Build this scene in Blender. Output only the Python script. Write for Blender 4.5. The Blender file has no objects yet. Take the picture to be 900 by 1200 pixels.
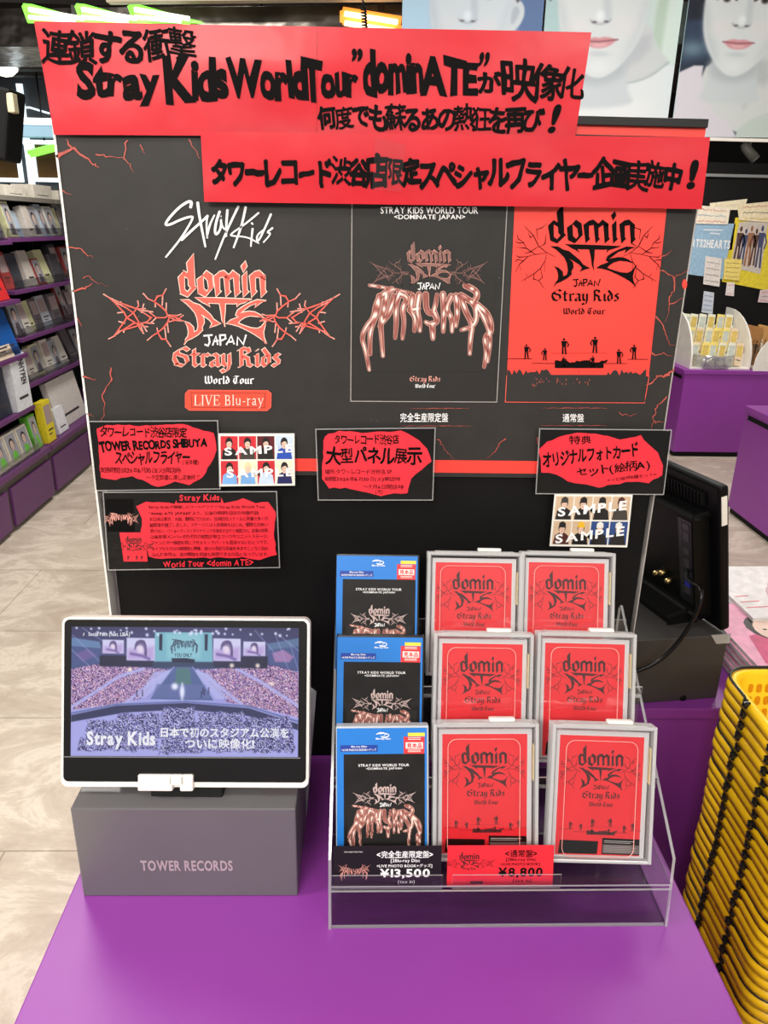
import bpy, math, random
import numpy as np
from mathutils import Vector, Matrix, Euler, noise
from mathutils.geometry import tessellate_polygon
SC = bpy.context.scene
COL = SC.collection
R = math.radians
# ------------------------------------------------------------------ camera
EYE = Vector((0, 0, 1.6)); FPX = 900.0
RM = Matrix(((0.99947405, -0.00906306, -0.03113664), (-0.02602496, 0.34867662, -0.9368817), (0.01934763, 0.93719927, 0.34825737)))
cd = bpy.data.cameras.new('camera'); cam = bpy.data.objects.new('camera', cd); COL.objects.link(cam)
cd.sensor_fit = 'VERTICAL'; cd.sensor_height = 36; cd.lens = FPX / 1200 * 36; cd.clip_start = .02
cam.matrix_world = Matrix.Translation(EYE) @ RM.to_4x4()
SC.camera = cam
SC.view_settings.view_transform = 'Standard'; SC.view_settings.look = 'None'
SC.view_settings.gamma = 1; SC.view_settings.use_curve_mapping = False
SC.view_settings.exposure = 0.0
# ------------------------------------------------------------------ world, overhead shop lights and added unseen ones
W = bpy.data.worlds.new('world'); SC.world = W; W.use_nodes = True
W.node_tree.nodes['Background'].inputs[0].default_value = (1, .95, .9, 1)
W.node_tree.nodes['Background'].inputs[1].default_value = .4
def area(name, loc, size, power, rot=(0, 0, 0), color=(1, .95, .88)):
    l = bpy.data.lights.new(name, 'AREA'); l.shape = 'RECTANGLE'; l.size, l.size_y = size; l.energy = power; l.color = color
    o = bpy.data.objects.new(name, l); COL.objects.link(o); o.location = loc; o.rotation_euler = rot
    return o
area('overhead_area_light', (-.9, -1.5, 2.6), (1.2, .6), 58, (R(32), 0, 0))  # unseen light added behind the camera for even frontal brightness
area('overhead_area_light', (1.1, -1.5, 2.6), (1.2, .6), 36, (R(32), 0, 0))  # weaker partner on the right, likewise added out of view
area('overhead_area_light', (-2.7, .2, 2.5), (.7, .7), 62, (0, R(-45), 0))  # unseen light added to brighten the left sides of the baskets
area('overhead_area_light', (-.2, .15, 2.6), (.6, .3), 9, (R(8), 0, 0))
area('overhead_area_light', (.75, 2.1, 2.6), (.5, .5), 12)
area('overhead_area_light', (-1.1, 2.2, 2.6), (.6, .6), 32)
area('overhead_area_light', (-1.3, 4.4, 2.6), (.6, .6), 36)
area('overhead_area_light', (1.9, 3.2, 2.6), (.6, .6), 36)
area('overhead_area_light', (2.2, 5.0, 2.6), (.5, .5), 34)
area('overhead_area_light', (-2.8, 6.2, 2.6), (.5, .5), 22)
# ------------------------------------------------------------------ helpers
def ray(px, py): return RM @ Vector(((px - 450) / FPX, (600 - py) / FPX, -1))
def onY(px, py, y): r = ray(px, py); return EYE + r * (y / r.y)
def onZ(px, py, z): r = ray(px, py); return EYE + r * ((z - EYE.z) / r.z)
def onX(px, py, x): r = ray(px, py); return EYE + r * (x / r.x)
MATS = {}
def mat(name, col, rough=.5, metal=0., spec=.5, var=.06, scale=12., bump=0., bscale=40., coat=0., emit=None, es=1.):
    if name in MATS: return MATS[name]
    m = bpy.data.materials.new(name); m.use_nodes = True; nt = m.node_tree; b = nt.nodes['Principled BSDF']
    tc = nt.nodes.new('ShaderNodeTexCoord'); nz = nt.nodes.new('ShaderNodeTexNoise'); nz.inputs['Scale'].default_value = scale; nz.inputs['Detail'].default_value = 4
    nt.links.new(tc.outputs['Object'], nz.inputs['Vector'])
    rp = nt.nodes.new('ShaderNodeValToRGB')
    rp.color_ramp.elements[0].position = .3; rp.color_ramp.elements[1].position = .7
    rp.color_ramp.elements[0].color = [c * (1 - var) for c in col] + [1]; rp.color_ramp.elements[1].color = [min(1, c * (1 + var)) for c in col] + [1]
    nt.links.new(nz.outputs['Fac'], rp.inputs['Fac']); nt.links.new(rp.outputs['Color'], b.inputs['Base Color'])
    b.inputs['Roughness'].default_value = rough; b.inputs['Metallic'].default_value = metal; b.inputs['Specular IOR Level'].default_value = spec
    b.inputs['Coat Weight'].default_value = coat; b.inputs['Coat Roughness'].default_value = .12
    if emit: b.inputs['Emission Color'].default_value = (*emit, 1); b.inputs['Emission Strength'].default_value = es
    if bump:
        n2 = nt.nodes.new('ShaderNodeTexNoise'); n2.inputs['Scale'].default_value = bscale; n2.inputs['Detail'].default_value = 2
        bp = nt.nodes.new('ShaderNodeBump'); bp.inputs['Strength'].default_value = bump; bp.inputs['Distance'].default_value = .004
        nt.links.new(tc.outputs['Object'], n2.inputs['Vector']); nt.links.new(n2.outputs['Fac'], bp.inputs['Height']); nt.links.new(bp.outputs['Normal'], b.inputs['Normal']); nt.links.new(bp.outputs['Normal'], b.inputs['Coat Normal'])
    MATS[name] = m; return m
def rgb(r, g, b):
    f = lambda c: ((c / 255 + .055) / 1.055) ** 2.4 if c > 10 else c / 255 / 12.92
    return (f(r), f(g), f(b))
def clear(name, tint=(1, 1, 1), gloss=.08, rough=.03, milk=0., bump=0., bscale=25.):
    m = bpy.data.materials.new(name); m.use_nodes = True; nt = m.node_tree
    for n in list(nt.nodes): nt.nodes.remove(n)
    out = nt.nodes.new('ShaderNodeOutputMaterial'); tr = nt.nodes.new('ShaderNodeBsdfTransparent'); gl = nt.nodes.new('ShaderNodeBsdfGlossy')
    tr.inputs[0].default_value = (*tint, 1); gl.inputs['Roughness'].default_value = rough
    lw = nt.nodes.new('ShaderNodeLayerWeight'); lw.inputs[0].default_value = .25
    mp = nt.nodes.new('ShaderNodeMath'); mp.operation = 'MULTIPLY_ADD'; mp.inputs[1].default_value = .6; mp.inputs[2].default_value = gloss * .5
    nt.links.new(lw.outputs['Fresnel'], mp.inputs[0])
    mx = nt.nodes.new('ShaderNodeMixShader'); nt.links.new(mp.outputs[0], mx.inputs[0]); nt.links.new(tr.outputs[0], mx.inputs[1]); nt.links.new(gl.outputs[0], mx.inputs[2])
    last = mx
    tc = nt.nodes.new('ShaderNodeTexCoord'); nz = nt.nodes.new('ShaderNodeTexNoise'); nz.inputs['Scale'].default_value = bscale
    nt.links.new(tc.outputs['Object'], nz.inputs['Vector'])
    if bump:
        bp = nt.nodes.new('ShaderNodeBump'); bp.inputs['Strength'].default_value = bump; bp.inputs['Distance'].default_value = .004
        nt.links.new(nz.outputs['Fac'], bp.inputs['Height']); nt.links.new(bp.outputs[0], gl.inputs['Normal'])
    if milk:
        df = nt.nodes.new('ShaderNodeBsdfDiffuse'); df.inputs[0].default_value = (.9, .9, .9, 1)
        m2 = nt.nodes.new('ShaderNodeMixShader'); m2.inputs[0].default_value = milk
        nt.links.new(mx.outputs[0], m2.inputs[1]); nt.links.new(df.outputs[0], m2.inputs[2]); last = m2
    nt.links.new(last.outputs[0], out.inputs[0]); MATS[name] = m; return m
def chain(o):
    m = o.matrix_basis.copy()
    while o.parent: o = o.parent; m = o.matrix_basis @ m
    return m
def hull(pts):
    pts = sorted(set((round(p[0], 6), round(p[1], 6)) for p in pts))
    if len(pts) < 3: return pts
    def half(ps):
        h = []
        for p in ps:
            while len(h) > 1 and (h[-1][0] - h[-2][0]) * (p[1] - h[-2][1]) - (h[-1][1] - h[-2][1]) * (p[0] - h[-2][0]) <= 0: h.pop()
            h.append(p)
        return h
    return half(pts)[:-1] + half(pts[::-1])[:-1]
class MB:
    def __init__(s): s.v = []; s.f = []; s.mi = []; s.sm = []
    def face(s, pts, mi=0, sm=False):
        n = len(s.v); s.v += [Vector(p) for p in pts]; s.f.append(tuple(range(n, n + len(pts)))); s.mi.append(mi); s.sm.append(sm)
    def raw(s, vs, fs, mi=0, sm=False):
        n = len(s.v); s.v += [Vector(p) for p in vs]
        for f in fs: s.f.append(tuple(n + i for i in f)); s.mi.append(mi); s.sm.append(sm)
    def box(s, a, b, mi=0, M=None, bev=0.):
        x0, y0, z0 = a; x1, y1, z1 = b
        if bev:
            import bmesh
            bm = bmesh.new(); bmesh.ops.create_cube(bm, size=1)
            for v in bm.verts: v.co = Vector(((x0 + x1) / 2 + v.co.x * (x1 - x0), (y0 + y1) / 2 + v.co.y * (y1 - y0), (z0 + z1) / 2 + v.co.z * (z1 - z0)))
            bmesh.ops.bevel(bm, geom=bm.edges[:], offset=bev, segments=2, affect='EDGES', profile=.5)
            bm.verts.index_update(); vs = [v.co.copy() for v in bm.verts]; fs = [tuple(v.index for v in f.verts) for f in bm.faces]; bm.free()
        else:
            vs = [Vector((x, y, z)) for x in (x0, x1) for y in (y0, y1) for z in (z0, z1)]
            fs = [(0, 1, 3, 2), (4, 6, 7, 5), (0, 4, 5, 1), (2, 3, 7, 6), (0, 2, 6, 4), (1, 5, 7, 3)]
        if M: vs = [M @ v for v in vs]
        s.raw(vs, fs, mi); return s
    def prism(s, poly, d, mi=0, mi_side=None):
        """poly: coplanar 3-D points; extruded by vector d"""
        d = Vector(d); P = [Vector(p) for p in poly]; n = len(P); ms = mi if mi_side is None else mi_side
        tr = tessellate_polygon([P])
        s.raw(P, [tuple(t) for t in tr], mi); s.raw([p + d for p in P], [tuple(t) for t in tr], mi)
        for i in range(n):
            j = (i + 1) % n; s.face((P[i], P[j], P[j] + d, P[i] + d), ms)
        return s
    def flat(s, pts, mi=0):
        P = [Vector(p) for p in pts]
        if len(P) <= 4: s.face(P, mi)
        else: s.raw(P, [tuple(t) for t in tessellate_polygon([P])], mi)
        return s
    def tube(s, pts, r, seg=8, mi=0, closed=False):
        P = [Vector(p) for p in pts]; n = len(P); rings = []; rr = r if isinstance(r, (list, tuple)) else [r] * n
        up = None
        for i in range(n):
            t = (P[(i + 1) % n] - P[i - 1]) if closed else (P[min(i + 1, n - 1)] - P[max(i - 1, 0)])
            t.normalize()
            if up is None: up = t.orthogonal().normalized()
            up = (up - t * up.dot(t)); up = up.normalized() if up.length > 1e-6 else t.orthogonal().normalized()
            sd = t.cross(up)
            rings.append([P[i] + (up * math.cos(a) + sd * math.sin(a)) * rr[i] for a in [2 * math.pi * k / seg for k in range(seg)]])
        vs = [p for g in rings for p in g]; fs = []
        for i in range(n if closed else n - 1):
            a, b = i * seg, ((i + 1) % n) * seg
            for k in range(seg): fs.append((a + k, a + (k + 1) % seg, b + (k + 1) % seg, b + k))
        if not closed: fs.append(tuple(range(seg))[::-1]); fs.append(tuple(range((n - 1) * seg, n * seg)))
        s.raw(vs, fs, mi, True); return s
    def lathe(s, prof, c, seg=24, mi=0, ax='Z'):
        vs = []; fs = []; c = Vector(c)
        for r, h in prof:
            for k in range(seg):
                a = 2 * math.pi * k / seg; x, y = r * math.cos(a), r * math.sin(a)
                vs.append(c + (Vector((x, y, h)) if ax == 'Z' else Vector((x, h, y)) if ax == 'Y' else Vector((h, x, y))))
        for i in range(len(prof) - 1):
            for k in range(seg): fs.append((i * seg + k, i * seg + (k + 1) % seg, (i + 1) * seg + (k + 1) % seg, (i + 1) * seg + k))
        s.raw(vs, fs, mi, True); return s
    def build(s, name, mats, parent=None, world=False):
        me = bpy.data.meshes.new(name)
        vs = s.v
        if parent and world:
            iv = chain(parent).inverted(); vs = [iv @ v for v in vs]
        me.from_pydata([tuple(v) for v in vs], [], s.f)
        for m in (mats if isinstance(mats, (list, tuple)) else [mats]): me.materials.append(m)
        me.polygons.foreach_set('material_index', s.mi); me.polygons.foreach_set('use_smooth', s.sm); me.update()
        o = bpy.data.objects.new(name, me); COL.objects.link(o)
        if parent: o.parent = parent
        return o
def tag(o, label, cat, group=None):
    o['label'] = label; o['category'] = cat
    if group: o['group'] = group
    return o
def thing(name, label, cat, loc=(0, 0, 0), rot=(0, 0, 0), group=None):
    o = bpy.data.objects.new(name, None); COL.objects.link(o); o.empty_display_size = .05
    o.location = loc; o.rotation_euler = rot
    o.matrix_basis = Matrix.Translation(loc) @ Euler(rot).to_matrix().to_4x4()
    return tag(o, label, cat, group)
def structure(name, mb, m):
    o = mb.build(name, m); o['kind'] = 'structure'; return o
def copy_tree(o, parent=None):
    c = o.copy(); COL.objects.link(c)
    if parent: c.parent = parent
    for ch in list(o.children): copy_tree(ch, c)
    return c
# ---- lettering from the built-in font, one glyph mesh each
GL = {}
def glyph(ch, bold):
    k = (ch, bold)
    if k not in GL:
        c = bpy.data.curves.new('glyph', 'FONT'); c.body = ch; c.size = 1; c.offset = bold; c.fill_mode = 'FRONT'; c.resolution_u = 3
        o = bpy.data.objects.new('glyph', c); m = bpy.data.meshes.new_from_object(o)
        GL[k] = ([(v.co.x, v.co.y) for v in m.vertices], [tuple(p.vertices) for p in m.polygons])
        bpy.data.objects.remove(o); bpy.data.meshes.remove(m); bpy.data.curves.remove(c)
    return GL[k]
def layout(s, bold=0., jit=0., seed=1, wob=0., gap=.09, shear=0., cjk=1.0, rough=0.):
    rd = random.Random(seed); x = 0; out = []
    for ch in s:
        if ch == ' ': x += .3; continue
        wide = ord(ch) > 0x2000 and ch not in '“”'; vs, fs = glyph(ch, 0. if wide else bold)
        if not vs: x += .4; continue
        x0 = 0 if wide else min(v[0] for v in vs); w = cjk if wide else max(v[0] for v in vs) - x0 + gap
        a = rd.uniform(-1, 1) * jit * .16; sc = 1 + rd.uniform(-1, 1) * jit * .14; dy = rd.uniform(-1, 1) * jit * .07
        ca, sa = math.cos(a), math.sin(a); cx = w / 2; cy = .35; pts = []
        for vx, vy in vs:
            vx -= x0
            if wob:
                n = noise.noise_vector(Vector((vx * 3.1 + x * 2.7, vy * 3.1, seed * 1.7))); vx += n.x * wob; vy += n.y * wob
            if rough:  # brush ends flare away from the middle of a glyph
                vx += (vx - cx) * abs(vy - cy) * rough
            dx, dyy = (vx - cx) * sc, (vy - cy) * sc
            pts.append((x + cx + dx * ca - dyy * sa + shear * vy, cy + dy + dx * sa + dyy * ca))
        if wide and bold > .015:
            bold_ = bold * (.3 if len(vs) > 150 else .55 if len(vs) > 110 else .5 if ord(ch) >= 0x4E00 and len(vs) > 56 else 1.)
            nb = 8 if bold > .025 else 4
            for q in range(nb): out.append(([(p[0] + bold_ * .85 * math.cos(6.2832 * q / nb), p[1] + bold_ * .85 * math.sin(6.2832 * q / nb)) for p in pts], fs))
        out.append((pts, fs)); x += w
    return out
def text(mb, s, fn, rect, mi=0, fit='stretch', **kw):
    """rect: (x0,y0,x1,y1) y down, or four corners TL,TR,BR,BL in fn's coordinates"""
    L = layout(s, **kw)
    xs = [p[0] for g in L for p in g[0]]; ys = [p[1] for g in L for p in g[0]]
    a, b, c, d = min(xs), max(xs), min(ys), max(ys)
    if len(rect) == 4 and not isinstance(rect[0], (tuple, list)):
        x0, y0, x1, y1 = rect; Q = [(x0, y0), (x1, y0), (x1, y1), (x0, y1)]
    else: Q = rect
    c0 = fn(*Q[0]); nn = -((fn(*Q[1]) - c0).cross(fn(*Q[3]) - c0)).normalized()
    for gi, (g, fs) in enumerate(L):
        vs = []
        for px, py in g:
            u = (px - a) / (b - a); v = 1 - (py - c) / max(1e-6, d - c)
            X = (Q[0][0] * (1 - u) + Q[1][0] * u) * (1 - v) + (Q[3][0] * (1 - u) + Q[2][0] * u) * v
            Y = (Q[0][1] * (1 - u) + Q[1][1] * u) * (1 - v) + (Q[3][1] * (1 - u) + Q[2][1] * u) * v
            vs.append(fn(X, Y) + nn * (gi % 9) * 9e-6)
        mb.raw(vs, fs, mi)
def strip(mb, fn, pts, w, mi=0, closed=False):
    """flat mitred ribbon of width w (list = per point) through 2-D points"""
    P = [p for i, p in enumerate(pts) if i == 0 or math.hypot(p[0] - pts[i - 1][0], p[1] - pts[i - 1][1]) > 1e-7]; n = len(P)
    if n < 2: return
    ws = list(w)[:n] if isinstance(w, (list, tuple)) else [w] * n
    def nrm(a, b): dx, dy = b[0] - a[0], b[1] - a[1]; l = math.hypot(dx, dy) or 1e-9; return (-dy / l, dx / l)
    L = []; Rr = []
    for i in range(n):
        a = nrm(P[i - 1], P[i]) if (i or closed) else None; b = nrm(P[i], P[(i + 1) % n]) if (i < n - 1 or closed) else None
        a = a or b; b = b or a; nx, ny = a[0] + b[0], a[1] + b[1]; q = nx * nx + ny * ny
        k = min(2 / q, 1.6) if q > .2 else .6
        if q < .2: nx, ny, k = a[0], a[1], 1
        h = ws[i] / 2 * k; L.append((P[i][0] + nx * h, P[i][1] + ny * h)); Rr.append((P[i][0] - nx * h, P[i][1] - ny * h))
    m = n if closed else n - 1
    mb.raw([fn(*p) for p in L + Rr], [(i, (i + 1) % n, n + (i + 1) % n, n + i) for i in range(m)], mi)
def dot(mb, fn, c, r, mi=0, seg=10, ry=None):
    ry = ry or r; mb.face([fn(c[0] + r * math.cos(2 * math.pi * k / seg), c[1] + ry * math.sin(2 * math.pi * k / seg)) for k in range(seg)], mi)
def shape(mb, fn, pts, mi=0): mb.flat([fn(*p) for p in pts], mi)
def jag(pts, step, amp, seed=1):
    rd = random.Random(seed); out = []
    for i, p in enumerate(pts):
        q = pts[(i + 1) % len(pts)]; n = max(1, int(math.hypot(q[0] - p[0], q[1] - p[1]) / step))
        for k in range(n):
            t = k / n; out.append((p[0] + (q[0] - p[0]) * t + rd.uniform(-amp, amp), p[1] + (q[1] - p[1]) * t + rd.uniform(-amp, amp)))
    return out
def smooth(pts, it=2, closed=False):
    for _ in range(it):
        o = [] if closed else [pts[0]]
        for i in range(len(pts) if closed else len(pts) - 1):
            p, q = pts[i], pts[(i + 1) % len(pts)]
            o += [tuple(a * .75 + b * .25 for a, b in zip(p, q)), tuple(a * .25 + b * .75 for a, b in zip(p, q))]
        if not closed: o.append(pts[-1])
        pts = o
    return pts
ORD = 'first second third fourth fifth sixth seventh eighth ninth tenth eleventh twelfth thirteenth fourteenth fifteenth sixteenth seventeenth eighteenth nineteenth twentieth'.split()
ORD += ['twenty-' + o for o in ORD[:9]] + ['thirtieth'] + ['thirty-' + o for o in ORD[:9]]
# ---- the tour logo: shapes in one drawing space (0..900 wide)
DOMIN = [[(70, 262), (120, 207), (122, 370), (90, 405)], [(90, 405), (120, 368), (150, 392), (185, 350), (230, 350), (150, 432)], [(145, 135), (203, 55), (213, 335), (230, 350), (180, 355), (160, 330), (157, 250)], [(118, 207), (165, 237), (160, 275), (112, 245)],
  [(235, 280), (285, 243), (290, 362), (245, 400)], [(245, 400), (290, 360), (318, 388), (345, 350), (375, 350), (305, 432)], [(325, 275), (365, 240), (375, 350), (338, 365)], [(283, 245), (315, 205), (365, 240), (325, 288)],
  [(380, 255), (430, 215), (430, 375), (442, 385), (400, 432)], [(470, 255), (512, 240), (515, 375), (527, 388), (487, 432)], [(555, 252), (600, 243), (603, 375), (614, 388), (568, 435)], [(428, 265), (428, 215), (468, 203), (515, 245), (512, 288), (470, 255)], [(513, 285), (512, 243), (548, 203), (602, 245), (600, 284), (555, 255)],
  [(630, 255), (670, 210), (672, 375), (686, 388), (640, 435)], [(622, 165), (657, 122), (670, 165), (640, 215)],
  [(695, 250), (742, 210), (745, 375), (757, 385), (713, 435)], [(786, 258), (830, 250), (830, 375), (842, 388), (797, 438)], [(743, 265), (742, 212), (780, 203), (832, 252), (830, 288), (786, 257)]]
ATE = [[(215, 438), (400, 443), (715, 456), (650, 482), (605, 495), (582, 522), (588, 488), (555, 492), (480, 490), (478, 560), (470, 630), (475, 698), (455, 640), (445, 560), (430, 490), (330, 486), (348, 522), (308, 492), (280, 480), (250, 458)],
  [(88, 458), (160, 460), (200, 488), (255, 505), (300, 545), (350, 590), (378, 632), (440, 668), (400, 680), (375, 690), (345, 704), (368, 665), (340, 632), (300, 604), (256, 576), (290, 612), (295, 660), (275, 700), (280, 725), (240, 765), (180, 800), (145, 815), (116, 852), (135, 805), (155, 780), (160, 740), (150, 690), (125, 648), (165, 665), (200, 700), (205, 745), (235, 730), (245, 690), (235, 620), (215, 570), (180, 530), (140, 490)],
  [(842, 468), (790, 485), (738, 530), (755, 490), (690, 512), (645, 548), (608, 580), (640, 570), (690, 561), (740, 568), (780, 588), (822, 622), (760, 604), (700, 598), (650, 612), (610, 640), (590, 665), (650, 688), (710, 708), (765, 712), (800, 695), (852, 628), (828, 690), (815, 740), (820, 790), (844, 850), (790, 795), (740, 762), (680, 728), (600, 690), (540, 672), (492, 668), (530, 638), (600, 610), (575, 592), (590, 552), (640, 516), (700, 484), (760, 460)]]
BR_B = [[(265, 290), (215, 265), (170, 230), (140, 170), (110, 140), (90, 118)], [(140, 170), (122, 182), (112, 155)], [(165, 192), (158, 136), (185, 130), (215, 105)], [(175, 235), (205, 215), (212, 160)], [(215, 265), (150, 275), (100, 240), (75, 238), (48, 235)], [(100, 240), (85, 210), (55, 188), (50, 165)], [(85, 210), (60, 212), (40, 205)],
  [(150, 275), (110, 285), (85, 310), (60, 330), (40, 372)], [(110, 285), (60, 290), (44, 280)], [(85, 310), (50, 302), (38, 318)], [(60, 330), (70, 362)], [(215, 270), (205, 310), (180, 350), (145, 380), (110, 400), (70, 422)], [(180, 350), (190, 400), (170, 418), (200, 462)], [(145, 380), (140, 410), (170, 418)], [(205, 310), (202, 372)], [(110, 400), (95, 376)], [(98, 405), (92, 428)], [(170, 230), (120, 262), (90, 268)]]
_b = lambda x, y: ((120 + x / 8.18 - 200) * 7.5, (330 + y / 8.18 - 290) * 7.5)
BR_L = [[_b(*p) for p in l] for l in [
  [(10, 118), (70, 155), (120, 200), (215, 300), (235, 345), (330, 400), (370, 460), (400, 500)], [(60, 550), (110, 525), (150, 470), (215, 380), (235, 345), (300, 300), (350, 230), (340, 180)], [(70, 155), (180, 205), (260, 235), (340, 262), (420, 258)], [(120, 195), (230, 250), (300, 300), (330, 350), (360, 400), (390, 480)],
  [(110, 525), (200, 460), (300, 400), (400, 395), (500, 400)], [(150, 480), (250, 450), (350, 420), (440, 433)], [(340, 262), (430, 320), (470, 345), (430, 385), (340, 410)], [(380, 275), (490, 290)], [(430, 275), (520, 345), (600, 345), (640, 320)], [(520, 345), (460, 400)],
  [(390, 110), (440, 165), (500, 190), (560, 235), (610, 280), (630, 330), (700, 370), (760, 375)], [(615, 65), (580, 130), (530, 140), (505, 185), (510, 245)], [(580, 130), (575, 230)], [(615, 200), (612, 290)],
  [(430, 565), (480, 520), (530, 490), (590, 440), (630, 385), (650, 320), (720, 325), (760, 310)], [(660, 625), (610, 550), (570, 550), (535, 490), (525, 440)], [(600, 440), (612, 550)], [(625, 400), (635, 490)],
  [(640, 320), (720, 350), (780, 380)], [(640, 385), (720, 365), (780, 320)], [(145, 300), (215, 290)], [(155, 380), (220, 400)], [(175, 190), (190, 235)], [(205, 490), (215, 450)], [(375, 300), (400, 210)], [(380, 400), (430, 480)]]]
BRANCH = BR_L + [[(450 * 2 - 2 - x, y) for x, y in l] for l in BR_L]
JAPAN = [[(290, 775), (370, 768)], [(335, 772), (345, 830), (330, 862), (300, 850)], [(370, 860), (400, 775), (415, 855)], [(375, 825), (425, 818)], [(440, 862), (435, 770), (480, 768), (485, 800), (440, 820)], [(490, 855), (535, 775), (560, 850)], [(500, 830), (560, 825)], [(585, 860), (590, 785), (640, 850), (665, 765)]]
# broad-nib letters, x-height 1
NIB = {'S': (.95, [[(.85, 1.25), (.6, 1.45), (.15, 1.2), (.2, .95), (.7, .75), (.8, .35), (.5, .05), (.05, .2)], [(.02, 1.1), (-.05, .6), (.15, .15)]]), 't': (.5, [[(.2, 1.3), (.2, .2), (.35, .03), (.5, .15)], [(.0, .92), (.5, .95)]]), 'r': (.55, [[(.05, .85), (.18, .9), (.18, .1), (.3, .03)], [(.2, .75), (.4, .95), (.55, .82)]]),
  'a': (.66, [[(.1, .85), (.3, .95), (.48, .8), (.48, .15), (.62, .03)], [(.48, .5), (.12, .38), (.08, .15), (.22, .03), (.48, .2)]]), 'y': (.66, [[(.05, .9), (.12, .85), (.12, .25), (.3, .05), (.5, .2)], [(.5, .95), (.52, .1), (.4, -.3), (.15, -.42), (.02, -.25)]]), 'K': (.95, [[(.2, 1.4), (.2, .05), (.05, .0)], [(.0, 1.25), (.25, 1.42), (.6, 1.3)], [(.25, .8), (.7, 1.1), (.6, 1.38)], [(.3, .8), (.6, .6), (.65, .15), (.85, .03)]]),
  'i': (.34, [[(.05, .85), (.17, .9), (.17, .12), (.3, .03)], [(.13, 1.22), (.2, 1.28)]]), 'd': (.66, [[(.45, .8), (.15, .75), (.1, .25), (.28, .03), (.5, .25), (.5, .8), (.15, 1.35)]]), 's': (.52, [[(.42, .85), (.25, .95), (.1, .75), (.4, .4), (.35, .15), (.18, .03), (.03, .15)]]), 'W': (1.2, [[(.0, 1.2), (.15, 1.4), (.15, .3), (.4, .05), (.6, .3)], [(.55, 1.4), (.6, .3), (.8, .05), (1.05, .3), (1.05, 1.1), (.9, 1.4)]]),
  'o': (.62, [[(.3, .95), (.1, .75), (.1, .25), (.28, .03), (.5, .25), (.5, .75), (.3, .95)]]), 'l': (.34, [[(.08, 1.35), (.17, 1.4), (.17, .12), (.3, .03)]]), 'T': (.9, [[(.05, 1.2), (.25, 1.4), (.85, 1.35)], [(.5, 1.3), (.2, 1.05), (.1, .5), (.35, .05), (.75, .2)], [(.5, 1.2), (.5, .3)]]), 'u': (.66, [[(.05, .85), (.13, .9), (.13, .2), (.28, .03), (.5, .2)], [(.5, .95), (.5, .15), (.62, .03)]])}
def nibtext(s):
    x = 0; out = []; n = (.13 * math.cos(R(38)), .13 * math.sin(R(38)))
    for ch in s:
        if ch == ' ': x += .35; continue
        w, st = NIB[ch]
        for l in st:
            for p, q in zip(l, l[1:]): out.append(hull([(x + p[0] + k * n[0], -(p[1] + k * n[1])) for k in (-1, 1)] + [(x + q[0] + k * n[0], -(q[1] + k * n[1])) for k in (-1, 1)]))
        x += w + .08
    return out
NT_SK = nibtext('Stray Kids'); NT_WT = nibtext('World Tour')
def fitmap(src, dst):
    (a, b, c, d), (e, f, g, h) = src, dst
    return lambda p: (e + (p[0] - a) / (c - a) * (g - e), f + (p[1] - b) / (d - b) * (h - f))
def bbox(polys): xs = [p[0] for l in polys for p in l]; ys = [p[1] for l in polys for p in l]; return min(xs), min(ys), max(xs), max(ys)
def draw(mb, fn, polys, dst, mi=0, src=None, line=0, mi_line=1, fill=True):
    m = fitmap(src or bbox(polys), dst)
    for l in polys:
        q = [m(p) for p in l]
        if fill: shape(mb, fn, q, mi)
        if line: strip(mb, lambda x, y: fn(x, y), q, line, mi_line, True)
def drawlines(mb, fn, lines, dst, w, mi=0, src=None, taper=True):
    m = fitmap(src or bbox(lines), dst)
    for l in lines:
        q = [m(p) for p in l]; n = len(q)
        strip(mb, fn, q, [w * (1.1 - .75 * abs(2 * i / max(1, n - 1) - 1)) if taper else w for i in range(n)], mi)
LB = (70, 55, 842, 438)   # box of "domin" in drawing space
def logo(mb, fn, dst, mi=0, lw=1.2, branch=True, line=0, mi_line=1, fill=True, japan=None, sk=None, wt=None, mi_j=None, mi_sk=None, mi_wt=None, bb=None, cx=None):
    """dst: where the box of the word 'domin' goes; the letters below and the branches follow it"""
    draw(mb, fn, DOMIN, dst, mi, LB, line, mi_line, fill); draw(mb, fn, ATE, dst, mi, LB, line, mi_line, fill)
    if bb:   # branches squeezed into a box each side of the letters
        cx = cx or dst[0] + dst[2]; bl = bbox(BR_B)
        drawlines(mb, fn, BR_B, bb, lw, mi, bl); drawlines(mb, lambda x, y: fn(cx - x, y), BR_B, bb, lw, mi, bl)
    elif branch: drawlines(mb, fn, BRANCH, dst, lw, mi, LB)
    if japan: drawlines(mb, fn, JAPAN, japan, (japan[2] - japan[0]) / 22, mi if mi_j is None else mi_j, None, False)
    if sk: draw(mb, fn, NT_SK, sk, mi if mi_sk is None else mi_sk)
    if wt: draw(mb, fn, NT_WT, wt, mi if mi_wt is None else mi_wt)
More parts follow.
